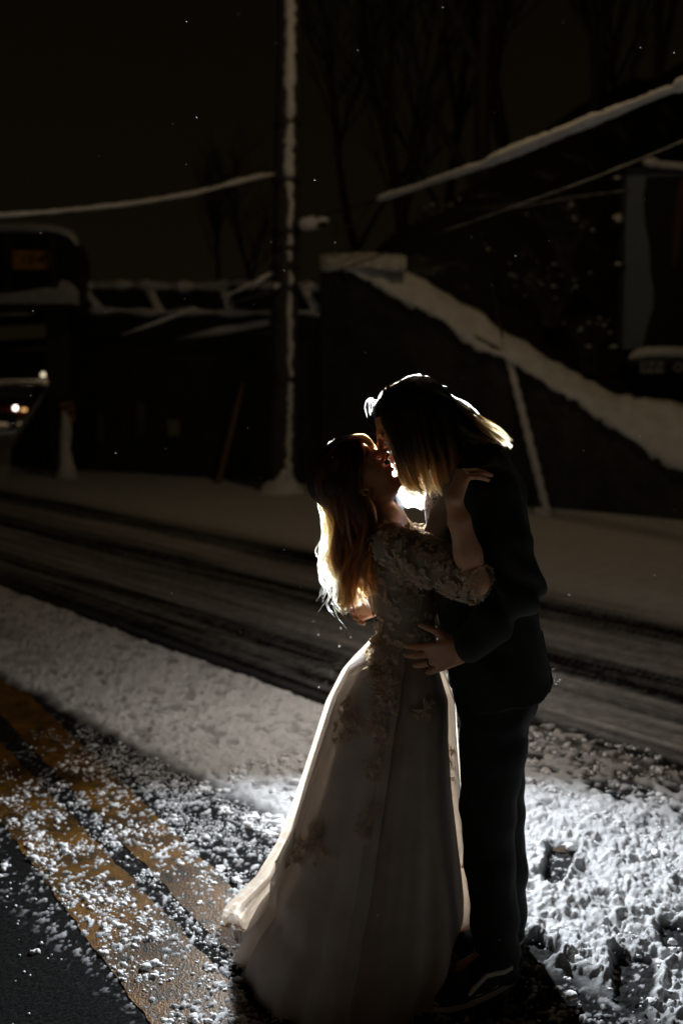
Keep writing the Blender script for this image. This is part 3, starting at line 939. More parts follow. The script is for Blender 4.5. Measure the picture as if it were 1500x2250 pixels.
cable('thin cable reaching across to the billboard top', [(1060, 476, 15.5), (1150, 454, 15.5), (1260, 434, 15.6), (1385, 418, 15.8)], .008, [(0, .007), (1, .009)], 15, k=30)
cable('sagging cable with scraps of snow before the bridge deck', [(262, 740, 15.2), (330, 716, 15.1), (400, 690, 15.0), (470, 664, 14.9), (540, 632, 14.8), (606, 598, 14.8)], .014,
      [(0, .01), (.2, .03), (.4, .035), (.6, .012), (.8, .03), (1, .02)], 17, k=50, gaps=[(.5, .62)])

def guy_wire():
    b = G(1203, 1136); t = P(1104, 742, b.y + 1.2); u = P(1072, 600, b.y + 1.9)
    root = empty('guy_wire', tuple(b))
    tag(root, 'leaning guy wire coated in snow beside the dark wall', 'guy wire')
    m = MB(); m.tube([b, t, u], .012, n=6); m.build('wire', M_cable, root)
    m = MB(); q = [b.lerp(t, k) for k in np.linspace(0, .98, 46)]
    m.tube([p + Vector((0, -.02, .02)) for p in q], [.055 - .010 * i / 45 + .008 * math.sin(i * 1.7) for i in range(46)], n=8, jitter=.10); m.build('snow', M_snowfar, root, smooth=True)
    m = MB(); m.tube([(b.x - .18, b.y - .05, .10), (b.x - .08, b.y - .05, .05), (b.x + .04, b.y, .03)], [.04, .07, .07], n=9, jitter=.1); m.build('drift', M_snowfar, root, smooth=True)
guy_wire()
def stake():
    b = bp(478, 1058, -.4); b.z = 0; t = bp(534, 842, -.2)
    root = empty('leaning_stake', tuple(b))
    tag(root, 'thin brown wooden stake leaning beneath the bridge deck', 'stake')
    m = MB(); m.tube([b, t], [.055, .045], n=7); m.build('stake', mat('raw_wood', (.20, .12, .055), .8), root)
stake()

# ------------------------------------------------------------------ hillside
def hillside():
    nx_, ny_ = 90, 60; V = []; 
    A = Vector((WA[0], WA[1], 0)); d = Vector((WB[0] - WA[0], WB[1] - WA[1], 0)); L = d.length; d.normalize()
    n = Vector((-d.y, d.x, 0)); n = n if n.y > 0 else -n
    for j in range(ny_):
        s = .35 + 30 * (j / (ny_ - 1)) ** 1.5
        for i in range(nx_):
            t = -16 + 44 * i / (nx_ - 1)
            zc = np.interp(t / L, [-3, -.25, -.03, .2, .4, .6, .8, 1.0, 1.5], [-9, -9, 3.3, 2.9, 2.3, 1.75, 1.25, .75, .5])
            h = zc + (np.interp(t, [-1, 0, 1.5, 2.6, 3.4, 9], [.12, .62, .55, .08, -.04, -.02]) * min(s, 6.5) + .55 * max(s - 6.5, 0)) * (1 - .012 * s) + .5 * (fbm(np.array([t * .5]), np.array([s * .5]), seed=70)[0] - .5) * min(1, s)
            p = A + d * t + n * s
            V.append((p.x, p.y, h - .25))
    F = [(j * nx_ + i, j * nx_ + i + 1, (j + 1) * nx_ + i + 1, (j + 1) * nx_ + i) for j in range(ny_ - 1) for i in range(nx_ - 1)]
    m, nt, b = nmat('brushy_hillside'); N, Lk = nt.nodes, nt.links
    tcn = N.new('ShaderNodeTexCoord'); n1 = N.new('ShaderNodeTexNoise'); n1.inputs['Scale'].default_value = 1.1; n1.inputs['Detail'].default_value = 8; n1.inputs['Roughness'].default_value = .68
    Lk.new(tcn.outputs['Object'], n1.inputs['Vector'])
    r = N.new('ShaderNodeValToRGB'); e = r.color_ramp.elements
    e[0].position, e[0].color = .56, (.018, .015, .011, 1); e[1].position, e[1].color = .70, (.20, .19, .18, 1)
    Lk.new(n1.outputs['Fac'], r.inputs[0]); Lk.new(r.outputs[0], b.inputs['Base Color']); b.inputs['Roughness'].default_value = .95
    o = mesh_np('hillside', V, np.array(F), m)
    tag(o, kind='structure')
hillside()

def ground_hit(px, py, Ymax=40):
    """rough distance on the hillside above the wall line for a pixel"""
    return on_plane(px, py, WA, WB, 1.2 + max(0, (900 - py)) / 260)

def shrub(px, py, w, h, seed, label):
    q = random.Random(seed); b = ground_hit(px, py)
    root = empty('bare_shrub', tuple(b)); tag(root, label, 'shrub', 'snow flecked shrubs on the hillside')
    m = MB(); sn = MB(); tips = []
    for k in range(40):
        a = q.uniform(0, 6.28); r = q.uniform(.15, 1) * w
        p0 = b + Vector((q.uniform(-.1, .1), q.uniform(-.1, .1), -.2)); p2 = b + Vector((math.cos(a) * r, math.sin(a) * r * .6, h * q.uniform(.5, 1)))
        p1 = p0.lerp(p2, .5) + Vector((q.uniform(-.1, .1), 0, h * .15))
        m.tube([p0, p1, p2], [.018, .012, .004], n=4)
        for j in range(3):
            e = p1.lerp(p2, q.random()); f = e + Vector((q.uniform(-.25, .25), q.uniform(-.2, .2), q.uniform(-.05, .25)))
            m.tube([e, f], [.007, .003], n=3); tips.append(f)
        tips.append(p2)
    for t in q.sample(tips, 15): sn.blob((t.x, t.y, t.z), q.uniform(.015, .05), seed=int(q.random() * 9999), n=1, squash=.6)
    m.build('twigs', M_bark, root); tag(sn.build('snow', M_thin, root, smooth=True), kind='stuff')
M_thin = mat('thin_melting_snow', (.50, .48, .46), .9, .3, 20)
for i, (x, y, w, h, lb) in enumerate([
        (1045, 640, .45, .7, 'small snow flecked shrub above the upper wall coping'),
        (1120, 705, .6, .75, 'wide low shrub just above the middle of the coping'),
        (1205, 690, .55, .7, 'bushy shrub on the slope left of the billboard'),
        (1290, 790, .5, .6, 'low shrub under the lower left billboard corner'),
        (960, 560, .5, .9, 'tall thin shrub behind the flat wall top'),
        (1240, 560, .6, .8, 'high shrub on the dark slope near the billboard frame')]):
    shrub(x, y, w, h, 100 + i, lb)

def tree(base, H, seed, label, lean=0.0, spread=.55, r0=.17):
    q = random.Random(seed); root = empty('bare_tree', tuple(base))
    tag(root, label, 'tree', 'bare trees on the hill')
    tr = MB(); br = MB()
    def grow(p, dirv, L, r, depth, mb):
        n = 4; pts = [p]; d = dirv.copy()
        for i in range(n):
            d = (d + Vector((q.uniform(-.14, .14), q.uniform(-.14, .14), .05))).normalized(); pts.append(pts[-1] + d * L / n)
        mb.tube(pts, [max(.006, r * (1 - .13 * i)) for i in range(n + 1)], n=6 if depth < 2 else 3, cap=False)
        if depth >= 5: return
        for k in range(3 if depth < 3 else 2):
            i = q.randint(1, n); e = pts[i]
            nd = (d + Vector((q.uniform(-1, 1), q.uniform(-1, 1), q.uniform(-.1, .5))) * spread * 1.2).normalized()
            grow(e, nd, L * q.uniform(.55, .8), r * .52, depth + 1, br)
        if depth < 3: grow(pts[-1], d, L * .75, r * .6, depth + 1, br)
    grow(base + Vector((0, 0, -.3)), Vector((lean, 0, 1)).normalized(), H * .42, r0, 0, tr)
    tr.build('trunk', M_bark, root, smooth=True); br.build('branches', M_bark, root)
for i, (px, py, Y, H, ln, sp, r0, lb) in enumerate([
        (1062, 560, 19, 11, 0.0, .55, .20, 'tall bare tree with its trunk right of centre on the slope'),
        (900, 560, 22, 10, -.15, .6, .16, 'bare tree leaning left behind the flat wall top'),
        (1240, 560, 21, 11, .05, .6, .18, 'bare tree on the slope left of the billboard'),
        (800, 600, 25, 8, -.1, .7, .13, 'smaller bare tree just right of the utility pole'),
        (1420, 500, 24, 12, .1, .55, .2, 'bare tree rising behind the billboard'),
        (1130, 520, 24, 12, -.06, .6, .17, 'bare tree on the upper slope behind the thick snowy cable'),
        (1340, 460, 27, 12, .02, .6, .18, 'bare tree high on the hill near the top right corner'),
        (970, 560, 27, 11, .04, .65, .15, 'slender bare tree between the wall top and the tallest tree'),
        (480, 640, 40, 5.5, .1, .6, .12, 'distant bare tree left of the utility pole'),
        (555, 640, 36, 5, 0, .7, .10, 'low distant bare tree beside the pole above the bridge')]):
    b = P(px, py, Y); tree(b, H, 300 + i, lb, ln, sp, r0)

# ------------------------------------------------------------------ billboard
def billboard():
    Y = 15.8
    b = P(1470, 870, Y)
    root = empty('billboard', tuple(b)); tag(root, 'large roadside billboard with grey blue poster and dark figure', 'billboard')
    def quad(name, pts, y, dpt, m, par): 
        mm = MB(); mm.prism([P(a, c, y) for a, c in pts], (0, dpt, 0)); return mm.build(name, m, par)
    pn = quad('poster_panel', [(1376, 384), (1640, 372), (1640, 768), (1366, 768)], Y, .12, mat('grey_blue_poster', (.17, .205, .235), .7, .08, 3, .05), root)
    quad('printed_figure', [(1420, 388), (1412, 430), (1416, 490), (1426, 540), (1428, 600), (1436, 640), (1434, 680), (1420, 720), (1413, 752), (1413, 766), (1640, 766), (1640, 380)], Y - .012, .008, mat('printed_dark_coat', (.008, .007, .007), .7, .1, 3, .05), pn)
    quad('printed_figure', [(1492, 395), (1480, 470), (1474, 560), (1477, 592), (1490, 560), (1500, 480), (1520, 395)], Y - .022, .008, mat('printed_brown', (.085, .035, .012), .7, .1, 3, .05), pn)
    quad('frame', [(1366, 372), (1376, 372), (1366, 772), (1356, 772)], Y - .03, .2, M_steel, root)
    quad('frame', [(1366, 370), (1640, 357), (1640, 372), (1366, 384)], Y - .03, .2, M_steel, root)
    m = MB(); q = interp([(1412, 356), (1425, 356), (1450, 362), (1500, 366), (1640, 366)], 24)
    m.tube([P(a, c, Y - .1) for a, c in q], [.03] + [.07, .085] + [.06] * 21, n=8, jitter=.1, squash=1.3); m.build('snow', M_snowfar, root, smooth=True)
    for (x, y, r) in ((1355, 391, .06), (1356, 480, .085), (1357, 580, .06), (1347, 762, .065)):
        m = MB(); m.tube([P(x - 14, y + 6, Y - .25), P(x + 14, y + 6, Y)], .03, n=6); bk = m.build('bracket', M_steel, root)
        m = MB(); m.blob(tuple(P(x, y, Y - .15)), r, seed=int(x + y), n=2, squash=.85 if r > .07 else .5); m.build('snow', M_snowfar, bk, smooth=True)
    quad('catwalk', [(1384, 790), (1640, 786), (1640, 800), (1384, 800)], Y - .7, .7, M_steel, root)
    m = MB(); q = interp([(1380, 788), (1400, 780), (1420, 776), (1460, 775), (1520, 778), (1640, 774)], 30)
    m.tube([P(a, c, Y - .45) for a, c in q], [.03, .06, .085, .095] + [.10] * 25 + [.08], n=10, jitter=.08, squash=1.8); m.build('snow', M_snowfar, root, smooth=True)
    pl = quad('name_plate', [(1406, 794), (1458, 794), (1458, 819), (1406, 819)], Y - .74, .03, mat('pale_plate', (.42, .39, .37), .6), root)
    c = P(1432, 806, Y - .745)
    text_mesh('lettering', 'SNN', .17, tuple(c), (R(90), 0, 0), M_blackpaint, pl, bold=.003)
    pl2 = quad('name_plate', [(1466, 796), (1540, 796), (1540, 822), (1466, 822)], Y - .74, .03, M_blackpaint, root)
    text_mesh('lettering', 'O', .18, tuple(P(1489, 808, Y - .745)), (R(90), 0, 0), mat('pale_letter', (.42, .39, .40), .6), pl2, bold=.004)
    for x in (1420, 1560):
        a, c2 = P(x, 800, Y), P(x, 880, Y)
        m = MB(); m.box(((a.x), Y, (a.z + c2.z) / 2 - .4), (.2, .2, (a.z - c2.z) + .8)); m.build('leg', M_steel, root)
billboard()
# ================================================================== THE COUPLE
def skin_mat(name, col, lipc):
    m, nt, b = nmat(name); N, L = nt.nodes, nt.links
    tcn = N.new('ShaderNodeTexCoord')
    n1 = N.new('ShaderNodeTexNoise'); n1.inputs['Scale'].default_value = 38; n1.inputs['Detail'].default_value = 5
    L.new(tcn.outputs['Object'], n1.inputs['Vector'])
    r = N.new('ShaderNodeValToRGB'); e = r.color_ramp.elements
    e[0].position, e[0].color = .3, (*[c * .86 for c in col], 1); e[1].position, e[1].color = .7, (*[min(1, c * 1.08) for c in col], 1)
    L.new(n1.outputs['Fac'], r.inputs[0])
    a1 = N.new('ShaderNodeAttribute'); a1.attribute_name = 'lip'
    mx = N.new('ShaderNodeMix'); mx.data_type = 'RGBA'; mx.inputs['B'].default_value = (*lipc, 1)
    L.new(a1.outputs['Fac'], mx.inputs['Factor']); L.new(r.outputs[0], mx.inputs['A'])
    a2 = N.new('ShaderNodeAttribute'); a2.attribute_name = 'brow'
    mx2 = N.new('ShaderNodeMix'); mx2.data_type = 'RGBA'; mx2.inputs['B'].default_value = (.03, .016, .01, 1)
    L.new(a2.outputs['Fac'], mx2.inputs['Factor']); L.new(mx.outputs['Result'], mx2.inputs['A'])
    L.new(mx2.outputs['Result'], b.inputs['Base Color'])
    b.inputs['Roughness'].default_value = .46; b.inputs['Specular IOR Level'].default_value = .4
    b.inputs['Subsurface Weight'].default_value = .75
    b.inputs['Subsurface Radius'].default_value = (1.0, .38, .2); b.inputs['Subsurface Scale'].default_value = .013
    n2 = N.new('ShaderNodeTexNoise'); n2.inputs['Scale'].default_value = 320; n2.inputs['Detail'].default_value = 3
    L.new(tcn.outputs['Object'], n2.inputs['Vector'])
    bp = N.new('ShaderNodeBump'); bp.inputs['Strength'].default_value = .15; bp.inputs['Distance'].default_value = .001
    L.new(n2.outputs['Fac'], bp.inputs['Height']); L.new(bp.outputs[0], b.inputs['Normal'])
    return m
def fabric_mat(name, col, rough=.8, transl=0.0, transp=0.0, weave=700, bump=.25, sheen=.2, var=.12):
    """cloth: diffuse with optional light passing through (translucent) and open weave (transparent)"""
    m, nt, b = nmat(name); N, L = nt.nodes, nt.links
    tcn = N.new('ShaderNodeTexCoord')
    n1 = N.new('ShaderNodeTexNoise'); n1.inputs['Scale'].default_value = 14; n1.inputs['Detail'].default_value = 6
    L.new(tcn.outputs['Object'], n1.inputs['Vector'])
    r = N.new('ShaderNodeValToRGB'); e = r.color_ramp.elements
    e[0].position, e[0].color = .3, (*[c * (1 - var) for c in col], 1); e[1].position, e[1].color = .7, (*[min(1, c * (1 + var)) for c in col], 1)
    L.new(n1.outputs['Fac'], r.inputs[0]); L.new(r.outputs[0], b.inputs['Base Color'])
    b.inputs['Roughness'].default_value = rough; b.inputs['Sheen Weight'].default_value = sheen; b.inputs['Specular IOR Level'].default_value = .25
    n2 = N.new('ShaderNodeTexNoise'); n2.inputs['Scale'].default_value = weave; n2.inputs['Detail'].default_value = 2
    L.new(tcn.outputs['Object'], n2.inputs['Vector'])
    bp = N.new('ShaderNodeBump'); bp.inputs['Strength'].default_value = bump; bp.inputs['Distance'].default_value = .001
    L.new(n2.outputs['Fac'], bp.inputs['Height']); L.new(bp.outputs[0], b.inputs['Normal'])
    out = N['Material Output']; last = b.outputs[0]
    if transl:
        t = N.new('ShaderNodeBsdfTranslucent'); wm = N.new('ShaderNodeMix'); wm.data_type = 'RGBA'; wm.blend_type = 'MULTIPLY'; wm.inputs['Factor'].default_value = 1; wm.inputs['B'].default_value = (1, .87, .72, 1)
        L.new(r.outputs[0], wm.inputs['A']); L.new(wm.outputs['Result'], t.inputs['Color'])
        mx = N.new('ShaderNodeMixShader'); mx.inputs[0].default_value = transl
        L.new(last, mx.inputs[1]); L.new(t.outputs[0], mx.inputs[2]); last = mx.outputs[0]
    if transp:
        t = N.new('ShaderNodeBsdfTransparent')
        mx = N.new('ShaderNodeMixShader'); mx.inputs[0].default_value = transp
        L.new(last, mx.inputs[1]); L.new(t.outputs[0], mx.inputs[2]); last = mx.outputs[0]
    L.new(last, out.inputs['Surface'])
    return m
def hair_mat(name, root, tip, rough=.28, p0=.35, p1=1.0):
    m = bpy.data.materials.new(name); m.use_nodes = True
    nt = m.node_tree; N, L = nt.nodes, nt.links
    for n in list(N): N.remove(n)
    out = N.new('ShaderNodeOutputMaterial'); h = N.new('ShaderNodeBsdfHairPrincipled')
    h.parametrization = 'COLOR'
    hi = N.new('ShaderNodeHairInfo'); r = N.new('ShaderNodeValToRGB'); e = r.color_ramp.elements
    e[0].position, e[0].color = p0, (*root, 1); e[1].position, e[1].color = p1, (*tip, 1)
    L.new(hi.outputs['Intercept'], r.inputs[0])
    at = N.new('ShaderNodeAttribute'); at.attribute_name = 'lock'
    mx = N.new('ShaderNodeVectorMath'); mx.operation = 'SCALE'
    L.new(r.outputs[0], mx.inputs[0]); L.new(at.outputs['Fac'], mx.inputs['Scale'])
    mn = N.new('ShaderNodeVectorMath'); mn.operation = 'MINIMUM'; mn.inputs[1].default_value = (.86, .80, .70)
    L.new(mx.outputs[0], mn.inputs[0]); L.new(mn.outputs[0], h.inputs['Color'])
    h.inputs['Roughness'].default_value = rough; h.inputs['Radial Roughness'].default_value = .35
    L.new(h.outputs[0], out.inputs['Surface'])
    return m

M_skin_b = skin_mat('fair_skin', (.62, .33, .18), (.50, .15, .12))
M_skin_g = skin_mat('light_skin', (.48, .25, .14), (.42, .17, .13))
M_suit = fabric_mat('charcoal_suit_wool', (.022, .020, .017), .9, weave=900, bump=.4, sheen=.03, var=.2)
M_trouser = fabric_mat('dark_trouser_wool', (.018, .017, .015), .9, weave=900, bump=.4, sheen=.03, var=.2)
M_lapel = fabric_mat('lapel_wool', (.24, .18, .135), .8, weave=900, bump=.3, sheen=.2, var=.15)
M_vest = fabric_mat('brown_waistcoat', (.045, .028, .022), .85, weave=800, bump=.3, sheen=.1)
M_bodice = fabric_mat('ivory_bodice', (.34, .28, .20), .75, transl=.25, weave=260, bump=.6)
M_lace = fabric_mat('ivory_lace', (.72, .62, .48), .7, transl=.5, weave=420, bump=.5)
M_satin = fabric_mat('ivory_underskirt', (.36, .285, .215), .6, transl=.15, weave=500, bump=.15)
M_tulle = fabric_mat('ivory_tulle', (.80, .74, .67), .6, transl=.42, transp=.30, weave=420, bump=.35)

def frame(fwd):
    f = Vector(fwd).normalized(); s = Vector((0, 1, 0)); s = (s - f * s.dot(f)).normalized()
    u = f.cross(s); 
    if u.z < 0: u = -u
    return f, s, u
class Head:
    def __init__(h, F, C, fwd, sc, up=None):
        h.F, h.C, h.sc = F, Vector(C), sc
        h.f, h.s, h.u = frame(fwd)
        if up is not None and h.u.dot(Vector(up)) < 0: h.u = -h.u
    def w(h, f, s, u): return h.C + (h.f * f + h.s * s + h.u * u) * h.sc
    def ell(h, c, semi, k=.012, cut=False): h.F.ell(h.w(*c), [h.f, h.s, h.u], [x * h.sc for x in semi], k, cut)
    def cone(h, a, ra, b, rb, k=.008): h.F.cone(h.w(*a), ra * h.sc, h.w(*b), rb * h.sc, k)
    def build(h, male=False):
        h.ell((-.018, 0, .036), (.098, .075, .090), .02)
        h.ell((.030, 0, .052), (.054, .058, .042), .02)
        h.ell((.033, 0, -.030), (.056, .058, .080), .02)
        for s in (-1, 1):
            h.cone((-.004, .050 * s, -.050), .017, (.060, .016 * s, -.083), .015, .016)
            h.ell((.052, .036 * s, -.020), (.026, .026, .026), .016)
            h.cone((.076, .036 * s, .031), .010, (.083, .006 * s, .033), .010, .012)
            h.ell((.091, .033 * s, .013), (.015, .017, .012), .008, cut=True)
            h.ell((.070, .032 * s, .013), (.0145, .0155, .0125), .003)
            h.ell((.094, .0115 * s, -.011), (.009, .0075, .007), .005)
            h.ell((-.006, .077 * s, -.004), (.017, .008, .031), .006)
            h.ell((.000, .080 * s, .000), (.010, .006, .018), .004, cut=True)
            h.cone((.084, .021 * s, -.0395), .0045, (.094, .004 * s, -.0355), .0058, .004)
            h.cone((.084, .018 * s, -.0420), .0045, (.0915, .003 * s, -.0470), .0066, .004)
        h.ell((.074, 0, -.082), (.018, .020, .017), .012)
        h.cone((.084, 0, .034), .0075, (.105, 0, -.003), .0095, .008)
        h.ell((.089, 0, -.064), (.012, .02, .006), .006, cut=True)
    def attrs(h, v):
        d = (np.asarray(v) - np.array(h.C)) / h.sc
        f = d @ np.array(h.f); s = d @ np.array(h.s); u = d @ np.array(h.u)
        lip = sstep(.0095, .006, np.abs(u + .0412)) * sstep(.024, .017, np.abs(s)) * sstep(.083, .088, f)
        arc = .034 - 6 * (np.abs(s) - .03) ** 2
        brow = sstep(.0055, .003, np.abs(u - arc)) * sstep(.010, .016, np.abs(s)) * sstep(.056, .048, np.abs(s)) * sstep(.06, .07, f)
        lash = sstep(.0028, .0012, np.abs(u - (.0065 - 3 * (np.abs(s) - .032) ** 2))) * sstep(.018, .022, np.abs(s)) * sstep(.048, .044, np.abs(s)) * sstep(.07, .076, f)
        return lip, np.maximum(brow * .8, lash)

def hand(F, wrist, d, palm, side, sc, curls, spread, thumb_dir=(.55, .75, .30), r_w=.022):
    """side=+1 right hand, -1 left. curls: per finger (knuckle, middle, tip) degrees"""
    f = Vector(d).normalized(); n = Vector(palm); n = (n - f * n.dot(f)).normalized()
    s = f.cross(n) * side
    W = Vector(wrist); tips = []
    offs = [.030, .010, -.011, -.030]; fl_ = [.084, .088, .083, .073]
    lens = [(.040, .024, .019), (.044, .028, .020), (.041, .026, .020), (.032, .020, .017)]
    for i in range(4):
        kn = W + (f * fl_[i] + s * offs[i]) * sc
        F.cone(W + (f * .006 + s * offs[i] * .55) * sc, .0165 * sc, kn, .0105 * sc, .012)
        p = kn; a = 0; r = [.0098, .0088, .0078, .0066]
        sp = spread * (1.5 - i) / 1.5
        for j in range(3):
            a += math.radians(curls[i][j])
            dd = (f * math.cos(a) + n * math.sin(a) + s * sp).normalized()
            q = p + dd * lens[i][j] * sc
            F.cone(p, r[j] * sc, q, r[j + 1] * sc, .0035); p = q
        tips.append(p)
    b = W + (f * .022 + s * .022 + n * .008) * sc
    td = (f * thumb_dir[0] + s * thumb_dir[1] + n * thumb_dir[2]).normalized()
    m1 = b + td * .040 * sc
    F.cone(W + f * .01 * sc, .017 * sc, b, .0155 * sc, .01); F.cone(b, .0145 * sc, m1, .0115 * sc, .008)
    td2 = (td + f * .45).normalized(); m2 = m1 + td2 * .030 * sc; F.cone(m1, .0105 * sc, m2, .0088 * sc, .004)
    m3 = m2 + (td2 + f * .2).normalized() * .022 * sc; F.cone(m2, .0088 * sc, m3, .007 * sc, .003)
    return tips, f, n, s

M_veil = fabric_mat('sheer_white_tulle', (.86, .83, .80), .5, transl=.55, transp=.30, weave=420, bump=.2)
# ------------------------------------------------------------------ groom
groom = empty('person', (G(1085, 2178).x, 2.66, 0))
tag(groom, 'long haired person in dark suit and sneakers leaning down to kiss', 'person')
bride = empty('person', (P(800, 2107, 2.78).x, 2.78, 0))
tag(bride, 'person in ivory lace wedding gown with long ginger hair, head tipped back', 'person')

GY = 2.72
HG = P(911, 943, 2.745)
g_f = Vector((-.877, .03, -.48))
def build_groom():
    F = Field((-.25, 2.28, -.02), (.75, 3.28, 1.80), .0046)
    hd = Head(F, HG, g_f, 1.05, up=(-.48, 0, .877)); hd.build(True)
    nb = P(1040, 1035, 2.74)
    F.cone(hd.w(-.02, 0, -.05), .058, nb, .062, .02)
    sh_l, sh_r = P(1075, 1085, 2.545), P(1060, 1085, 2.94)
    F.chain([(nb, .06), (P(1060, 1110, 2.74), .085), (P(1060, 1200, 2.74), .115), (P(1080, 1360, 2.73), .095), (P(1088, 1480, 2.73), .10)], .03, .66)
    F.cone(sh_l, .05, nb, .05, .03); F.cone(sh_r, .05, nb, .05, .03)
    el, wl_ = P(1148, 1305, 2.49), P(1012, 1428, 2.475)
    F.chain([(sh_l, .048), (el, .036), (wl_, .026)], .02)
    er, wr = P(935, 1275, 3.09), P(846, 1322, 2.985)
    F.chain([(sh_r, .048), (er, .036), (wr, .026)], .02)
    lt = hand(F, wl_, P(950, 1447, 2.52) - P(1008, 1432, 2.475), (.25, 1, .05), -1, 1.06,
              [(6, 14, 10), (8, 14, 10), (8, 16, 12), (10, 18, 12)], .16, thumb_dir=(.62, .80, .1))
    rt = hand(F, wr, P(775, 1338, 2.93) - P(846, 1322, 2.985), (.3, -1, .0), 1, 1.04,
              [(22, 38, 25), (24, 40, 26), (26, 42, 26), (28, 42, 28)], .05)
    for dy, kx, ax_, ay in ((2.64, 1078, 1085, 2.625), (2.82, 1098, 1108, 2.83)):
        h_, kn = P(1088, 1490, dy), P(kx, 1795, dy)
        an = Vector((P(ax_, 2100, ay).x, ay, .085))
        F.chain([(h_, .075), (kn, .050), (an, .036)], .02)
        F.cone(an, .034, an + Vector((-.13, -.02, -.055)), .028, .02)
    v, f = F.mesh()
    o = mesh_np('body', v, f, M_skin_g, groom)
    lip, brow = hd.attrs(v); attr(o, 'lip', lip); attr(o, 'brow', brow)
    return hd, lt
g_head, g_lhand = build_groom()

def cloth(name, F, m, parent, folds=None):
    if folds is not None:
        x, y, z = F.grid(); near = np.abs(F.d) < .03
        F.d[near] += folds(x[near], y[near], z[near]).astype(np.float32)
    v, f = F.mesh()
    return mesh_np(name, v, f, m, parent), v, f

def build_suit():
    # --- jacket
    F = Field((-.05, 2.26, .60), (.78, 3.30, 1.56), .0055)
    nb = P(1052, 1020, 2.74)
    F.chain([(nb, .072), (P(1062, 1085, 2.74), .105), (P(1052, 1190, 2.74), .140), (P(1070, 1330, 2.735), .128), (P(1085, 1440, 2.735), .135), (P(1092, 1600, 2.735), .150)], .03, .70)
    sh_l, sh_r = P(1078, 1083, 2.545), P(1062, 1083, 2.94)
    F.cone(sh_l, .062, nb, .064, .04); F.cone(sh_r, .062, nb, .064, .04)
    el, wl_ = P(1142, 1302, 2.485), P(1030, 1416, 2.48)
    F.chain([(sh_l, .068), (P(1112, 1200, 2.505), .062), (el, .053), (P(1085, 1362, 2.48), .050), (wl_, .040)], .018)
    er, wr = P(935, 1272, 3.09), P(862, 1318, 3.0)
    F.chain([(sh_r, .066), (er, .052), (wr, .042)], .018)
    # skirt of the jacket swinging back
    F.cone(P(1120, 1400, 2.66), .075, P(1150, 1560, 2.64), .080, .03, .7)
    F.cone(P(1110, 1400, 2.82), .075, P(1140, 1560, 2.84), .080, .03, .7)
    F.cone(P(1160, 1440, 2.74), .03, P(1188, 1560, 2.74), .022, .03, .35)
    a, b = P(1216, 1512, 2.62), P(965, 1556, 2.62)
    x, y, z = F.grid()
    hem = a.z + (x - a.x) * (b.z - a.z) / (b.x - a.x) + .010 * np.sin(x * 38 + y * 9)
    front = sstep(.42, .24, x) * .03
    F.d = np.maximum(F.d, (hem + front - z).astype(np.float32))
    def folds(x, y, z):
        e = np.array(el); r = np.sqrt((x - e[0]) ** 2 + (y - e[1]) ** 2 + (z - e[2]) ** 2)
        a1 = .011 * sstep(.17, .03, r) * np.sin(70 * (.55 * x + .83 * z) + 5 * vnoise(x * 12, y * 12, z * 12, 3))
        a2 = .012 * (fbm(x * 9 + z * 4, y * 9, z * 5, 5, 3) - .5) * 2
        a3 = .006 * sstep(1.25, 1.0, z) * np.sin(26 * x + 11 * z + 6 * vnoise(x * 5, y * 5, z * 5, 9))
        return a1 + a2 + a3
    jk, v, f = cloth('jacket', F, M_suit, groom, folds)
    m = MB(); m.prism([P(*p, 2.70) for p in ((1148, 1400), (1192, 1385), (1203, 1440), (1217, 1502), (1208, 1515), (1196, 1492), (1172, 1512), (1146, 1518))], (0, .10, 0)); m.build('vent_flap', M_suit, jk, bevel=.006)
    m = MB(); m.prism([P(*p, 2.575) for p in ((1078, 1452), (1140, 1428), (1143, 1441), (1081, 1466))], (0, .03, 0)); m.build('pocket_flap', M_suit, jk, bevel=.003)
    # lapel, collar, pocket flap, cuff buttons
    def strip(name, L_, R_, m, par, th=.005, k=24, bow=.006):
        l = interp(L_, k); r_ = interp(R_, k); V = []; rows = 6
        for i in range(k):
            a = P(*l[i]); b = P(*r_[i])
            for j in range(rows):
                t = j / (rows - 1); p = a.lerp(b, t) + Vector((0, -1, 0)) * bow * math.sin(math.pi * t)
                V.append(p)
        n0 = len(V); V += [p + Vector((.002, th, .0)) for p in V]
        Fq = []
        for i in range(k - 1):
            for j in range(rows - 1):
                q = (i * rows + j, i * rows + j + 1, (i + 1) * rows + j + 1, (i + 1) * rows + j)
                Fq.append(q); Fq.append(tuple(n0 + w for w in q[::-1]))
            for j in (0, rows - 1):
                Fq.append((i * rows + j, (i + 1) * rows + j, n0 + (i + 1) * rows + j, n0 + i * rows + j))
        mm = MB(); mm.add(V, Fq); return mm.build(name, m, par, smooth=True)
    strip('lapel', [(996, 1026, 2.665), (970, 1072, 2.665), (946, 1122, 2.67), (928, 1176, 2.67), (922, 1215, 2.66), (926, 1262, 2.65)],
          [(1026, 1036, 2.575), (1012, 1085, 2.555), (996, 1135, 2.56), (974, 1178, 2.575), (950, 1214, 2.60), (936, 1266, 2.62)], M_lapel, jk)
    strip('collar', [(1002, 1020, 2.66), (1030, 1008, 2.67), (1060, 1012, 2.70), (1075, 1020, 2.74)],
          [(1012, 1046, 2.615), (1040, 1036, 2.61), (1075, 1036, 2.65), (1090, 1040, 2.70)], M_suit, jk)
    for i in range(3):
        m = MB(); m.blob(tuple(P(1052 + i * 9, 1432 - i * 7, 2.447)), .006, seed=i, n=2, squash=1); m.build('button', M_blackpaint, jk, smooth=True)
    # --- shirt and waistcoat
    F = Field((.0, 2.5, 1.0), (.6, 3.0, 1.62), .006)
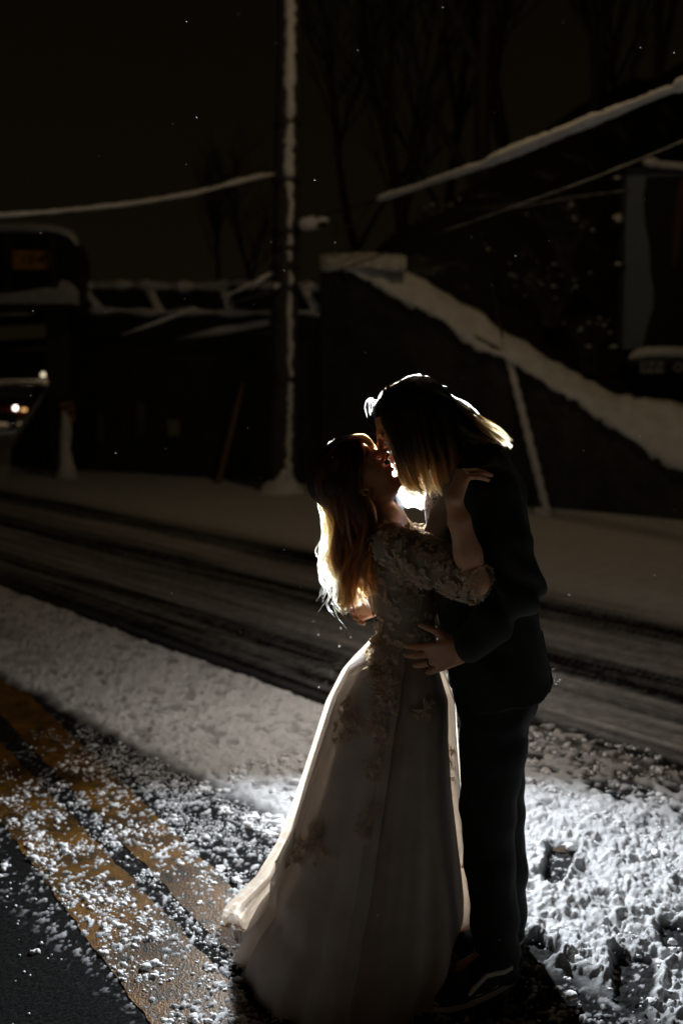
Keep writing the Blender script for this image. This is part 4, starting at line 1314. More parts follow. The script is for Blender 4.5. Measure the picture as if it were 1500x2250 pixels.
    F.chain([(P(985, 1010, 2.76), .052), (P(995, 1060, 2.765), .068), (P(998, 1110, 2.77), .080), (P(1012, 1190, 2.77), .098), (P(1030, 1260, 2.765), .105)], .02, .85)
    sh = fabric_mat('patterned_shirt', (.7, .7, .75), .7, transl=.25, weave=500)
    nt = sh.node_tree; vor = nt.nodes.new('ShaderNodeTexVoronoi'); vor.inputs['Scale'].default_value = 170
    vor.inputs['Randomness'].default_value = 1
    tcx = nt.nodes.new('ShaderNodeTexCoord'); nt.links.new(tcx.outputs['Object'], vor.inputs['Vector'])
    rp = nt.nodes.new('ShaderNodeValToRGB'); rp.color_ramp.interpolation = 'CONSTANT'
    rp.color_ramp.elements[0].color = (.02, .02, .09, 1); rp.color_ramp.elements[1].position = .42; rp.color_ramp.elements[1].color = (.82, .80, .84, 1)
    nt.links.new(vor.outputs['Distance'], rp.inputs[0])
    for n in nt.nodes:
        if n.bl_idname == 'ShaderNodeBsdfPrincipled': nt.links.new(rp.outputs[0], n.inputs['Base Color'])
        if n.bl_idname == 'ShaderNodeBsdfTranslucent': nt.links.new(rp.outputs[0], n.inputs['Color'])
    cloth('shirt', F, sh, groom)
    F = Field((.0, 2.5, .8), (.65, 3.0, 1.40), .006)
    F.chain([(P(1022, 1175, 2.74), .112), (P(1040, 1260, 2.74), .124), (P(1062, 1400, 2.735), .112)], .02, .76)
    cloth('waistcoat', F, M_vest, groom)
    # --- trousers
    F = Field((-.02, 2.36, .02), (.72, 3.1, 1.02), .0055)
    F.chain([(P(1085, 1440, 2.735), .110), (P(1085, 1530, 2.735), .118)], .03, .72)
    for dy, pts in ((2.64, [(1088, 1530, .092), (1082, 1640, .088), (1074, 1780, .074), (1078, 1900, .069), (1088, 2020, .066), (1094, 2130, .064)]),
                    (2.83, [(1100, 1530, .090), (1094, 1640, .080), (1098, 1780, .070), (1108, 1900, .064), (1110, 2010, .061), (1108, 2075, .058)])):
        F.chain([(P(x, y, dy), r) for x, y, r in pts], .02)
    x, y, z = F.grid()
    zb = np.where(y < 2.735, P(1090, 2152, 2.62).z, P(1110, 2075, 2.84).z)
    F.d = np.maximum(F.d, (zb + .006 * np.sin(x * 60) - z).astype(np.float32))
    def tf(x, y, z):
        hipm = sstep(.62, .86, z); low = sstep(.40, .08, z); kn = sstep(.22, .0, np.abs(z - .50))
        diag = np.sin(52 * (z - .55 * x) + 5 * vnoise(x * 9, y * 9, z * 6, 4))
        return 0.005 * hipm * diag + .0035 * low * np.sin(46 * z + 18 * x + 6 * vnoise(x * 8, y * 8, z * 8, 6)) + 0.002 * kn * np.sin(60 * z - 25 * x) + .020 * (fbm(x * 10, y * 10, z * 4.5, 7, 3) - .5)
    cloth('trousers', F, M_trouser, groom, tf)

def sneaker(heel, toe, name_side):
    d = (toe - heel); d.z = 0; d.normalize(); s = Vector((-d.y, d.x, 0)); L_ = .285
    def w(a, b, c): return heel + d * a + s * b + Vector((0, 0, c))
    lo = Vector((min(heel.x, toe.x) - .12, min(heel.y, toe.y) - .12, -.01)); hi = Vector((max(heel.x, toe.x) + .12, max(heel.y, toe.y) + .12, .20))
    F = Field(lo, hi, .0035)
    F.chain([(w(.035, 0, .045), .036), (w(.13, 0, .040), .037), (w(.21, .004, .032), .040), (w(.255, .004, .028), .030)], .02)
    F.cone(w(.045, 0, .06), .034, w(.05, 0, .125), .036, .02); F.cone(w(.06, 0, .10), .032, w(.15, 0, .055), .03, .02)
    F.clip_plane(w(0, 0, .022), (0, 0, -1))
    up, _, _ = cloth('shoe', F, fabric_mat('black_canvas', (.012, .012, .014), .8, weave=1200, bump=.4), groom)
    # sole
    m = MB(); n = 40; ring = []
    for i in range(n):
        a = 2 * math.pi * i / n
        x = .142 + .147 * math.cos(a); y = (.040 + .008 * math.cos(a) ** 1) * math.copysign(abs(math.sin(a)) ** .75, math.sin(a))
        ring.append((x, y))
    V = []
    for zz, g in ((.001, .97), (.006, 1.0), (.028, 1.0), (.031, .985)):
        V += [w(.142 + (x - .142) * g, y * g, zz) for x, y in ring]
    Fq = [tuple(range(n - 1, -1, -1)), tuple(3 * n + i for i in range(n))]
    for j in range(3):
        for i in range(n): Fq.append((j * n + i, j * n + (i + 1) % n, (j + 1) * n + (i + 1) % n, (j + 1) * n + i))
    m.add(V, Fq); m.build('sole', mat('off_white_rubber', (.62, .56, .46), .6, .1, 20, .1), up)
    m = MB()
    m.tube([w(.142 + (x - .142) * 1.012, y * 1.012, .024) for x, y in ring + ring[:1]], .0022, n=5, cap=False); m.build('foxing_line', M_blackpaint, up)
    # the pale wavy side stripe on both flanks
    M_str = mat('off_white_leather', (.66, .60, .48), .55, .05)
    for sd in (-1, 1):
        pts = [(.225, .040, .036), (.195, .046, .046), (.165, .044, .062), (.135, .040, .075), (.105, .041, .073), (.075, .043, .069), (.045, .042, .074)]
        V = []; 
        for a_, b_, c_ in pts:
            V += [w(a_, sd * (b_ + .002), c_ - .0055), w(a_, sd * (b_ + .001), c_ + .0055), w(a_, sd * (b_ - .006), c_ + .0055), w(a_, sd * (b_ - .006), c_ - .0055)]
        Fq = []
        for i in range(len(pts) - 1):
            for j in range(4): Fq.append((4 * i + j, 4 * i + (j + 1) % 4, 4 * i + 4 + (j + 1) % 4, 4 * i + 4 + j))
        Fq += [(0, 1, 2, 3), tuple(4 * (len(pts) - 1) + k for k in (3, 2, 1, 0))]
        mm = MB(); mm.add(V, Fq); mm.build('side_stripe', M_str, up, smooth=False)
build_suit()
sneaker(G(1134, 2166) + Vector((0, .03, 0)), G(985, 2224) + Vector((0, .03, 0)), 'near')
sneaker(G(1146, 2068), G(1010, 2105), 'far')

# wedding band on the near hand
def band():
    tips, f, n, s = g_lhand
    W = P(1012, 1428, 2.475); kn = W + (f * .083 + s * -.011) * 1.06
    a = math.radians(8); dd = (f * math.cos(a) + n * math.sin(a) + s * -.053).normalized()
    c = kn + dd * .016; u = dd.cross(Vector((0, 0, 1))).normalized(); w = dd.cross(u)
    m = MB(); m.tube([c + (u * math.cos(t) + w * math.sin(t)) * .0106 for t in np.linspace(0, 2 * math.pi, 22)], .0020, n=6, cap=False)
    m.build('ring', mat('dark_band_metal', (.03, .03, .03), .25, .05, metal=1.0), groom, smooth=True)
band()

# ------------------------------------------------------------------ bride
HB = P(782, 1057, 2.735)
b_f = Vector((.697, .02, .717))
B_NECK = P(848, 1150, 2.78)
B_SHR, B_ELR, B_WRR = P(862, 1188, 2.64), P(1044, 1280, 2.44), P(996, 1098, 2.43)
B_SHL, B_ELL, B_WRL = P(872, 1185, 2.93), P(1020, 1215, 3.08), P(1045, 1095, 2.99)
B_TORSO = [(P(856, 1180, 2.785), .062), (P(872, 1232, 2.785), .086), (P(884, 1300, 2.785), .080), (P(893, 1385, 2.785), .072), (P(898, 1480, 2.785), .085)]
def build_bride():
    F = Field((-.20, 2.28, -.01), (.46, 3.22, 1.66), .0044)
    hd = Head(F, HB, b_f, 1.0, up=(-.717, 0, .697)); hd.build()
    F.cone(hd.w(-.012, 0, -.05), .049, B_NECK, .050, .018)
    F.cone(B_NECK, .052, B_TORSO[0][0], .06, .03, .8)
    F.chain([(p, r - .008) for p, r in B_TORSO], .03, .68)
    for s in (-1, 1): F.ell(P(918, 1232, 2.785 + s * .068), [(1, 0, 0), (0, 1, 0), (0, 0, 1)], (.046, .05, .052), .03)
    F.cone(B_SHR, .044, B_NECK, .042, .03); F.cone(B_SHL, .044, B_NECK, .042, .03)
    F.cone(P(905, 1172, 2.70), .011, P(880, 1156, 2.775), .011, .012); F.cone(P(905, 1172, 2.88), .011, P(880, 1156, 2.80), .011, .012)
    F.chain([(B_SHR, .044), (B_SHR.lerp(B_ELR, .5), .043), (B_ELR, .035)], .02)
    mid = B_ELR.lerp(B_WRR, .35)
    F.chain([(B_ELR, .031), (mid, .0335), (B_ELR.lerp(B_WRR, .75), .026), (B_WRR, .0205)], .015)
    F.chain([(B_SHL, .043), (B_ELL, .035), (B_WRL, .023)], .02)
    hand(F, B_WRR, (.36, .20, .90), (.86, .30, -.34), 1, .84, [(66, 12, 8), (64, 14, 8), (62, 14, 8), (66, 14, 10)], .04, thumb_dir=(.8, .5, .25))
    hand(F, B_WRL, (.3, -.45, .85), (.3, -.6, -.5), -1, .96, [(30, 20, 15)] * 4, .1)
    for s in (-1, 1):
        h_ = P(896, 1500, 2.785 + s * .06); an = Vector((h_.x - .0, 2.785 + s * .06, .08))
        F.chain([(h_, .06), (h_.lerp(an, .5), .05), (an, .034)], .02)
        F.cone(an, .032, an + Vector((.14, 0, -.055)), .022, .015)
    v, f = F.mesh()
    o = mesh_np('body', v, f, M_skin_b, bride)
    lip, brow = hd.attrs(v); attr(o, 'lip', lip); attr(o, 'brow', brow)
    return hd
b_head = build_bride()

PETAL = None
def petal_shape(L_, W, cup):
    v = []; 
    for i, (t, w) in enumerate(((0, .10), (.28, .72), (.58, 1.0), (.85, .70), (1.0, .12))):
        z = cup * math.sin(t * 2.2)
        v += [(t * L_, -w * W / 2, z + .12 * W * w), (t * L_, 0, z - .05 * W), (t * L_, w * W / 2, z + .12 * W * w)]
    f = []
    for i in range(4):
        a = 3 * i; f += [(a, a + 1, a + 4, a + 3), (a + 1, a + 2, a + 5, a + 4)]
    return np.array(v), f
def lace(name, sites, parent, m=None, seed=0):
    """sites: (point, normal, size, kind) -> flowers and leaf sprigs standing a little off the cloth"""
    q = random.Random(seed); VV = []; FF = []; n = 0
    for p, nr, size, kind in sites:
        nr = Vector(nr).normalized(); t = nr.cross(Vector((q.uniform(-1, 1), q.uniform(-1, 1), q.uniform(-1, 1)))).normalized(); b = nr.cross(t)
        p = Vector(p) + nr * .003
        items = []
        if kind == 'flower':
            k = q.choice((5, 5, 6)); a0 = q.random() * 6.28
            for i in range(k): items.append((a0 + 6.283 * i / k + q.uniform(-.15, .15), 0, size * q.uniform(.42, .55), size * .36, q.uniform(.1, .35)))
        else:
            a0 = q.random() * 6.28
            for i in range(5):
                items.append((a0 + (i - 2) * .38 + q.uniform(-.1, .1), .12 * size * abs(i - 2), size * q.uniform(.55, .8), size * .22, q.uniform(.0, .25)))
        for a, off, L_, W, lift in items:
            v, f = petal_shape(L_, W, L_ * .22 * q.uniform(.4, 1.2))
            dx = t * math.cos(a) + b * math.sin(a); dy = -t * math.sin(a) + b * math.cos(a)
            up = (nr + dx * -lift).normalized(); dx = (dx + nr * lift).normalized()
            for x, y, z in v: VV.append(tuple(p + dx * (x + off) + dy * y + up * (z + .0015)))
            FF += [tuple(n + i for i in g) for g in f]; n += len(v)
    mm = MB(); mm.add(VV, FF)
    o = mm.build(name, m or M_lace, parent, smooth=True)
    return tag(o, kind='stuff')
def sample(v, f, n, keep, seed=0):
    q = np.random.default_rng(seed)
    a, b, c, d = (v[f[:, i]] for i in range(4))
    nr = np.cross(c - a, d - b); ar = np.linalg.norm(nr, axis=1) + 1e-12
    idx = q.choice(len(f), size=n * 6, p=ar / ar.sum()); out = []
    for i in idx:
        p = (a[i] + b[i] + c[i] + d[i]) / 4
        w = keep(p)
        if q.random() < w: out.append((p, nr[i] / ar[i]))
        if len(out) >= n: break
    return out

def build_dress():
    # --- bodice and sleeves
    F = Field((-.20, 2.28, .70), (.46, 3.25, 1.46), .0046)
    F.chain([(p, r + .004) for p, r in B_TORSO], .03, .68)
    for s in (-1, 1): F.ell(P(918, 1232, 2.785 + s * .068), [(1, 0, 0), (0, 1, 0), (0, 0, 1)], (.054, .058, .06), .03)
    F.clip_plane(P(868, 1186, 2.78), (-.50, 0, .86)) if False else None
    x, y, z = F.grid()
    top = P(880, 1196, 2.785).z + .02 - .10 * np.abs(y - 2.785) * 0
    F.d = np.maximum(F.d, (z - top - .25 * (x - P(860, 1196, 2.785).x) * -1 - .05).astype(np.float32))
    e1 = B_SHR.lerp(B_ELR, .93)
    F.chain([(B_SHR + Vector((-.005, .0, -.012)), .052), (B_SHR.lerp(B_ELR, .5) + Vector((0, 0, -.006)), .053), (e1 + Vector((0, 0, -.004)), .047)], .015)
    e2 = B_SHL.lerp(B_ELL, .85)
    F.chain([(B_SHL, .050), (e2, .044)], .02)
    zc = P(893, 1412, 2.785).z
    x, y, z = F.grid(); F.d = np.maximum(F.d, (zc - z).astype(np.float32))
    def fo(x, y, z): return .004 * (fbm(x * 30, y * 30, z * 30, 3, 3) - .5)
    bd, v, f = cloth('dress_bodice', F, M_bodice, bride, fo)
    zs = lambda p: 1.0
    def keep_sleeve(p):
        d = (Vector(p) - B_SHR).dot((B_ELR - B_SHR)) / (B_ELR - B_SHR).length_squared
        dist = (Vector(p) - B_SHR.lerp(B_ELR, min(max(d, 0), 1))).length
        return 1.0 if (.12 < d < 1.05 and dist < .075) else .0
    s1 = [(p, n, random.uniform(.022, .038), random.choice(('flower', 'sprig', 'sprig'))) for p, n in sample(v, f, 150, keep_sleeve, 3)]
    # scalloped cuff
    ax = (B_ELR - B_SHR).normalized(); u = ax.cross(Vector((0, 1, 0))).normalized(); w = ax.cross(u)
    for i in range(26):
        a = 6.283 * i / 26; r = (u * math.cos(a) + w * math.sin(a))
        s1.append((e1 + ax * .016 + r * .044, r, .027, 'sprig')); s1.append((e1 + ax * .03 + r * .043, r, .022, 'flower'))
    s2 = [(p, n, random.uniform(.015, .027), random.choice(('flower', 'sprig'))) for p, n in sample(v, f, 1050, lambda p: 1.0 if p[2] < 1.36 else .5, 4)]
    lace('sleeve_lace', s1, bd, seed=5); lace('bodice_lace', s2, bd, seed=6)

    # --- skirts, ring by ring from waist to floor
    yc = 2.785
    prof = [(1393, 826, 966, .105), (1412, 806, 970, .118), (1440, 778, 974, .140), (1470, 752, 980, .165), (1540, 717, 1001, .205), (1620, 691, 1004, .24), (1740, 651, 1012, .28),
            (1850, 608, 1026, .32), (1920, 566, 1036, .345), (1975, 520, 1042, .365), (2020, 494, 1042, .38), (2060, 496, 1040, .39), (2104, 512, 1036, .40)]
    prof = np.array(prof, float)
    pys = np.concatenate([np.linspace(1393, 1480, 14), np.linspace(1492, 2104, 70)])
    def ring_pt(py, ph, grow, seed, amp, folds_n):
        xl = np.interp(py, prof[:, 0], prof[:, 1]); xr = np.interp(py, prof[:, 0], prof[:, 2]); b = np.interp(py, prof[:, 0], prof[:, 3])
        L_, R_ = P(xl, py, yc), P(xr, py, yc)
        t = (py - 1393) / (2104 - 1393)
        xc = P(np.interp(py, [1393, 1480, 2104], [895, 893, 800]), py, yc).x
        al, ar_ = xc - L_.x, R_.x - xc
        fold = 0
        for (n, ph0, a) in folds_n: fold += a * math.sin(n * ph + ph0 + .5 * math.sin(3 * t + n))
        k = 1 + amp * (t ** .8) * fold + grow / max(b, .1)
        c, s = math.cos(ph), math.sin(ph)
        aa = ar_ if c > 0 else al
        c = math.copysign(abs(c) ** 1.18, c)
        return Vector((xc + aa * c * k, yc + b * s * k * (1.0 if s < 0 else 1.06), max(L_.z, .004) + .0))
    TL = np.array([(1393, 826), (1412, 810), (1440, 784), (1470, 760), (1540, 728), (1620, 703), (1740, 666), (1850, 632), (1920, 604), (1960, 586), (2000, 566), (2040, 548), (2080, 532), (2110, 528)], float)
    TR = np.array([(1393, 966), (1470, 980), (1540, 1001), (1620, 1004), (1740, 1012), (1850, 1026), (1920, 1036), (1975, 1042), (2020, 1042), (2060, 1038), (2110, 1030)], float)
    q = random.Random(11)
    fn_u = [(7, .6, .55), (11, 2.1, .40), (17, 1.1, .25), (23, .3, .12)]
    fn_o = [(6, 1.4, .60), (10, .2, .50), (17, 2.7, .40), (29, 1.0, .22)]
    def squeeze(V):
        return V
    def skirt(name, m, a0, a1, na, grow, fn, amp, closed, par, inner=False):
        V = []; 
        for py in pys:
            for i in range(na):
                ph = a0 + (a1 - a0) * i / (na if closed else na - 1)
                p = ring_pt(py, ph, grow, 0, amp, fn)
                if inner:
                    t = (py - 1393) / 711; xc0 = P(np.interp(py, [1393, 1480, 2104], [895, 893, 800]), py, yc).x
                    p.x = xc0 + (p.x - xc0) * (1 - (.17 if p.x < xc0 else .07) * min(1, t * 3))
                V.append(p)
        nr_ = len(pys); Fq = []
        for j in range(nr_ - 1):
            for i in range(na if closed else na - 1):
                Fq.append((j * na + i, (j + 1) * na + i, (j + 1) * na + (i + 1) % na, j * na + (i + 1) % na))
        o = mesh_np(name, np.array([tuple(p) for p in V]), np.array(Fq), m, par)
        return o, np.array([tuple(p) for p in V]), np.array(Fq)
    # narrow the rings until the outline seen from the photograph's side has the gown's width
    for it in range(7):
        pts = np.array([PX(ring_pt(py, ph, .012, 0, .02, [(6, 1.4, .5)])) for py in pys for ph in np.linspace(0, 6.283, 72)])
        for k in range(len(prof)):
            b_ = pts[np.abs(pts[:, 1] - prof[k, 0]) < 14]
            if len(b_) < 4: continue
            prof[k, 1] += .7 * (np.interp(prof[k, 0], TL[:, 0], TL[:, 1]) - b_[:, 0].min())
            prof[k, 2] += .7 * (np.interp(prof[k, 0], TR[:, 0], TR[:, 1]) - b_[:, 0].max())
    us, uv_, uf = skirt('dress_underskirt', M_satin, 0, 2 * math.pi, 240, -.012, fn_u, .060, True, bride, True)
    A0, A1 = -R(102), -R(378 - 12)
    os_, ov, of = skirt('dress_overskirt', M_tulle, A0, A1, 260, .006, fn_o, .070, False, bride)
    os2, ov2, of2 = skirt('dress_overskirt', M_tulle, A0 - R(9), A1 + R(14), 200, .016, [(5, .4, .6), (9, 1.2, .4), (15, .7, .4), (24, .2, .2)], .060, False, bride)
    # the back of the gown: tulle panels standing out behind the skirt, ending in a short train on the ground
    def panel(name, outl, width, Y0, Y1, sgn, seed):
        k, nw = 110, 30; o_ = interp(outl, k); V = []
        for i in range(k):
            t = i / (k - 1)
            for j in range(nw):
                s_ = j / (nw - 1)
                w_ = np.interp(t, [0, .15, 1], [.25, 1, 1.5]) * width * s_
                wob = (3.5 * math.sin(9 * s_ + 2.2 * t + seed) + 2 * math.sin(23 * s_ - 3 * t)) * t
                Y = Y0 + (Y1 - Y0) * s_ + t * (.030 * math.sin(11 * s_ + 1.3 * math.sin(4 * t) + seed) + .014 * math.sin(27 * s_ + 2 * t))
                p = P(o_[i][0] + sgn * (w_ + wob * s_), o_[i][1], Y)
                p.z = max(p.z, .010 + .004 * math.sin(14 * s_ + seed))
                V.append(tuple(p))
        Fq = [(i * nw + j, (i + 1) * nw + j, (i + 1) * nw + j + 1, i * nw + j + 1) for i in range(k - 1) for j in range(nw - 1)]
        mesh_np(name, np.array(V), np.array(Fq), M_veil, bride)
    panel('dress_train', [(826, 1394), (806, 1412), (778, 1440), (752, 1470), (716, 1540), (691, 1620), (651, 1740), (608, 1850), (562, 1925), (520, 1966), (496, 1990), (486, 2012), (494, 2044), (520, 2085)], 95, 2.93, 3.02, 1, .3)
    panel('dress_train', [(815, 1400), (775, 1452), (735, 1520), (708, 1600), (672, 1720), (632, 1835), (588, 1930), (545, 1990), (524, 2030), (520, 2060), (530, 2092)], 90, 2.88, 2.97, 1, 1.9)
    panel('dress_train', [(985, 1480), (1001, 1552), (1010, 1700), (1026, 1850), (1040, 1950), (1034, 2010), (1030, 2080)], 80, 2.90, 2.98, -1, 1.1)
    # --- lace on the skirt: a run down the overskirt edge and scattered sprays
    sites = []
    def near(vv, ff, px, py, rx, ry, n, size, seed, yfront=2.80):
        c = (vv[ff[:, 0]] + vv[ff[:, 2]]) / 2
        nr = np.cross(vv[ff[:, 2]] - vv[ff[:, 0]], vv[ff[:, 3]] - vv[ff[:, 1]]); nr /= np.linalg.norm(nr, axis=1)[:, None] + 1e-9
        P_ = np.array([PX(p) for p in c]); front = c[:, 1] < yfront
        w = np.exp(-((P_[:, 0] - px) / rx) ** 2 - ((P_[:, 1] - py) / ry) ** 2) * front
        r_ = np.random.default_rng(seed); pick = r_.choice(len(c), size=n, p=w / w.sum())
        out = []
        for i in pick:
            nn = Vector(nr[i]); 
            if nn.y > 0: nn = -nn
            out.append((c[i], nn, size * r_.uniform(.7, 1.2), r_.choice(['flower', 'sprig', 'sprig'])))
        return out
    for px, py, rx, ry, n, sz in ((846, 1418, 40, 14, 46, .034), (905, 1415, 45, 16, 40, .030), (845, 1460, 16, 40, 30, .036), (843, 1520, 17, 45, 34, .036), (842, 1590, 16, 40, 26, .034), (830, 1690, 12, 30, 12, .030), (815, 1830, 12, 30, 14, .034), (818, 1790, 8, 20, 6, .03)):
        sites += near(ov2, of2, px, py, rx, ry, n, sz, int(px + py), 2.75)
    e1_ = lace('edge_lace', sites, os2, seed=8)
    for px, py, rx, ry, n, sz in ((772, 1575, 16, 26, 22, .034), (748, 1612, 9, 18, 9, .03), (675, 1862, 26, 26, 26, .040), (640, 1895, 12, 18, 9, .036), (700, 1840, 14, 14, 9, .036), (930, 1560, 14, 10, 8, .03), (1000, 1690, 6, 40, 8, .03), (1008, 1900, 8, 40, 9, .032)):
        lace('lace_spray', near(ov2 if px < 800 or px > 970 else uv_, of2 if px < 800 or px > 970 else uf, px, py, rx, ry, n, sz, int(px * 3 + py), 2.95), os2 if px < 800 or px > 970 else us, seed=int(px))
build_dress()
# ================================================================== HAIR
def resample3(pts, k):
    p = np.array([tuple(P(*q)) for q in pts]); s = np.r_[0, np.cumsum(np.linalg.norm(np.diff(p, axis=0), axis=1))]
    # Catmull-like smoothing through dense linear resample and box filter
    t = np.linspace(0, s[-1], 40); d = np.stack([np.interp(t, s, p[:, i]) for i in range(3)], 1)
    for _ in range(3):
        e = d.copy(); e[1:-1] = (d[:-2] + 2 * d[1:-1] + d[2:]) / 4; d = e
    tt = np.linspace(0, 39, k)
    return np.stack([np.interp(tt, np.arange(40), d[:, i]) for i in range(3)], 1)
def strands(name, sheets, m, parent, K=16, seed=0, r0=.00042, r1=.00016):
    """sheets: (list of guides, count, root spread, tip spread, wave amp, waves, frizz)"""
    q = np.random.default_rng(seed); allp = []; shade = []
    for guides, n, sp0, sp1, amp, waves, frizz in sheets:
        g = np.stack([resample3(x, K) for x in guides])
        nl = max(8, n // (6 if frizz >= .001 else 42))                                   # locks: neighbouring hairs share a drift
        lock = q.normal(0, 1, (nl, 3)); lk = q.uniform(0, len(guides) - 1, nl); lph = 1.6 * lk + q.normal(0, .35, nl) + seed; lsh = np.exp(q.normal(-.15, .75, nl)).clip(.12, 2.2)
        t = np.linspace(0, 1, K)
        for i in range(n):
            j = q.integers(nl)
            a = np.clip(lk[j] + q.normal(0, .05), 0, len(guides) - 1.0001) if len(guides) > 1 else 0
            i0 = int(a); fr = a - i0
            c = g[i0] * (1 - fr) + g[min(i0 + 1, len(guides) - 1)] * fr
            c = c + lock[j][None, :] * (sp0 + (1.15 * sp1 - sp0) * t ** 1.2)[:, None] + q.normal(0, 1, 3)[None, :] * (.0030 - .0022 * t ** 1.5)[:, None]
            d = np.gradient(c, axis=0); d /= np.linalg.norm(d, axis=1)[:, None] + 1e-9
            sx = np.cross(d, np.array([0, 1, 0])); sx /= np.linalg.norm(sx, axis=1)[:, None] + 1e-6
            sy = np.array([0, 1.0, 0])
            ph = lph[j] + q.normal(0, .12)
            w = amp * t ** .8
            c = c + sx * (w * np.sin(6.28 * waves * t + ph))[:, None] + sy * (w * .7 * np.cos(6.28 * waves * t + ph))[:, None]
            fz = np.cumsum(q.normal(0, 1, (K, 3)), axis=0) * frizz * t[:, None]
            c = c + fz
            L = np.clip(q.normal(.95, .09) if frizz < .0005 else q.normal(.88, .17), .4, 1.1)
            tt = np.clip(t * L, 0, 1)
            c = np.stack([np.interp(tt, t, c[:, k]) for k in range(3)], 1)
            allp.append(c); shade.append(lsh[j] * q.uniform(.75, 1.25))
    pts = np.concatenate(allp).astype(np.float32); n = len(allp)
    hc = bpy.data.hair_curves.new(name)
    hc.add_curves([K] * n)
    hc.attributes['position'].data.foreach_set('vector', pts.ravel()) if 'position' in hc.attributes else hc.position_data.foreach_set('vector', pts.ravel())
    lk_ = hc.attributes.new('lock', 'FLOAT', 'CURVE'); lk_.data.foreach_set('value', np.array(shade, np.float32))
    ra = hc.attributes.get('radius') or hc.attributes.new('radius', 'FLOAT', 'POINT')
    ra.data.foreach_set('value', np.tile(np.linspace(r0, r1, K), n).astype(np.float32))
    hc.materials.append(m)
    o = bpy.data.objects.new(name, hc); COL.objects.link(o)
    o.parent = parent; o.matrix_parent_inverse = Matrix.Translation(-wloc(parent))
    return tag(o, kind='stuff')

# ------------------------------------------------------------------ his hair: long, straight, tips lightened, blown back on the right
M_hair_g = hair_mat('brown_hair_with_blond_tips', (.016, .009, .005), (.34, .15, .04), p0=.60, p1=1.0)  # roots darkened to paint in the black shade inside the hair
M_hair_gs = fabric_mat('brown_hair_mass', (.008, .005, .003), .6, bump=.6, weave=160, sheen=0)
M_hair_b = hair_mat('copper_hair', (.045, .014, .005), (.27, .080, .017), p0=.38, p1=1.0)  # dark roots carry the shade of the hair's interior
M_hair_bs = fabric_mat('copper_hair_mass', (.022, .009, .004), .6, bump=.6, weave=160, sheen=0)

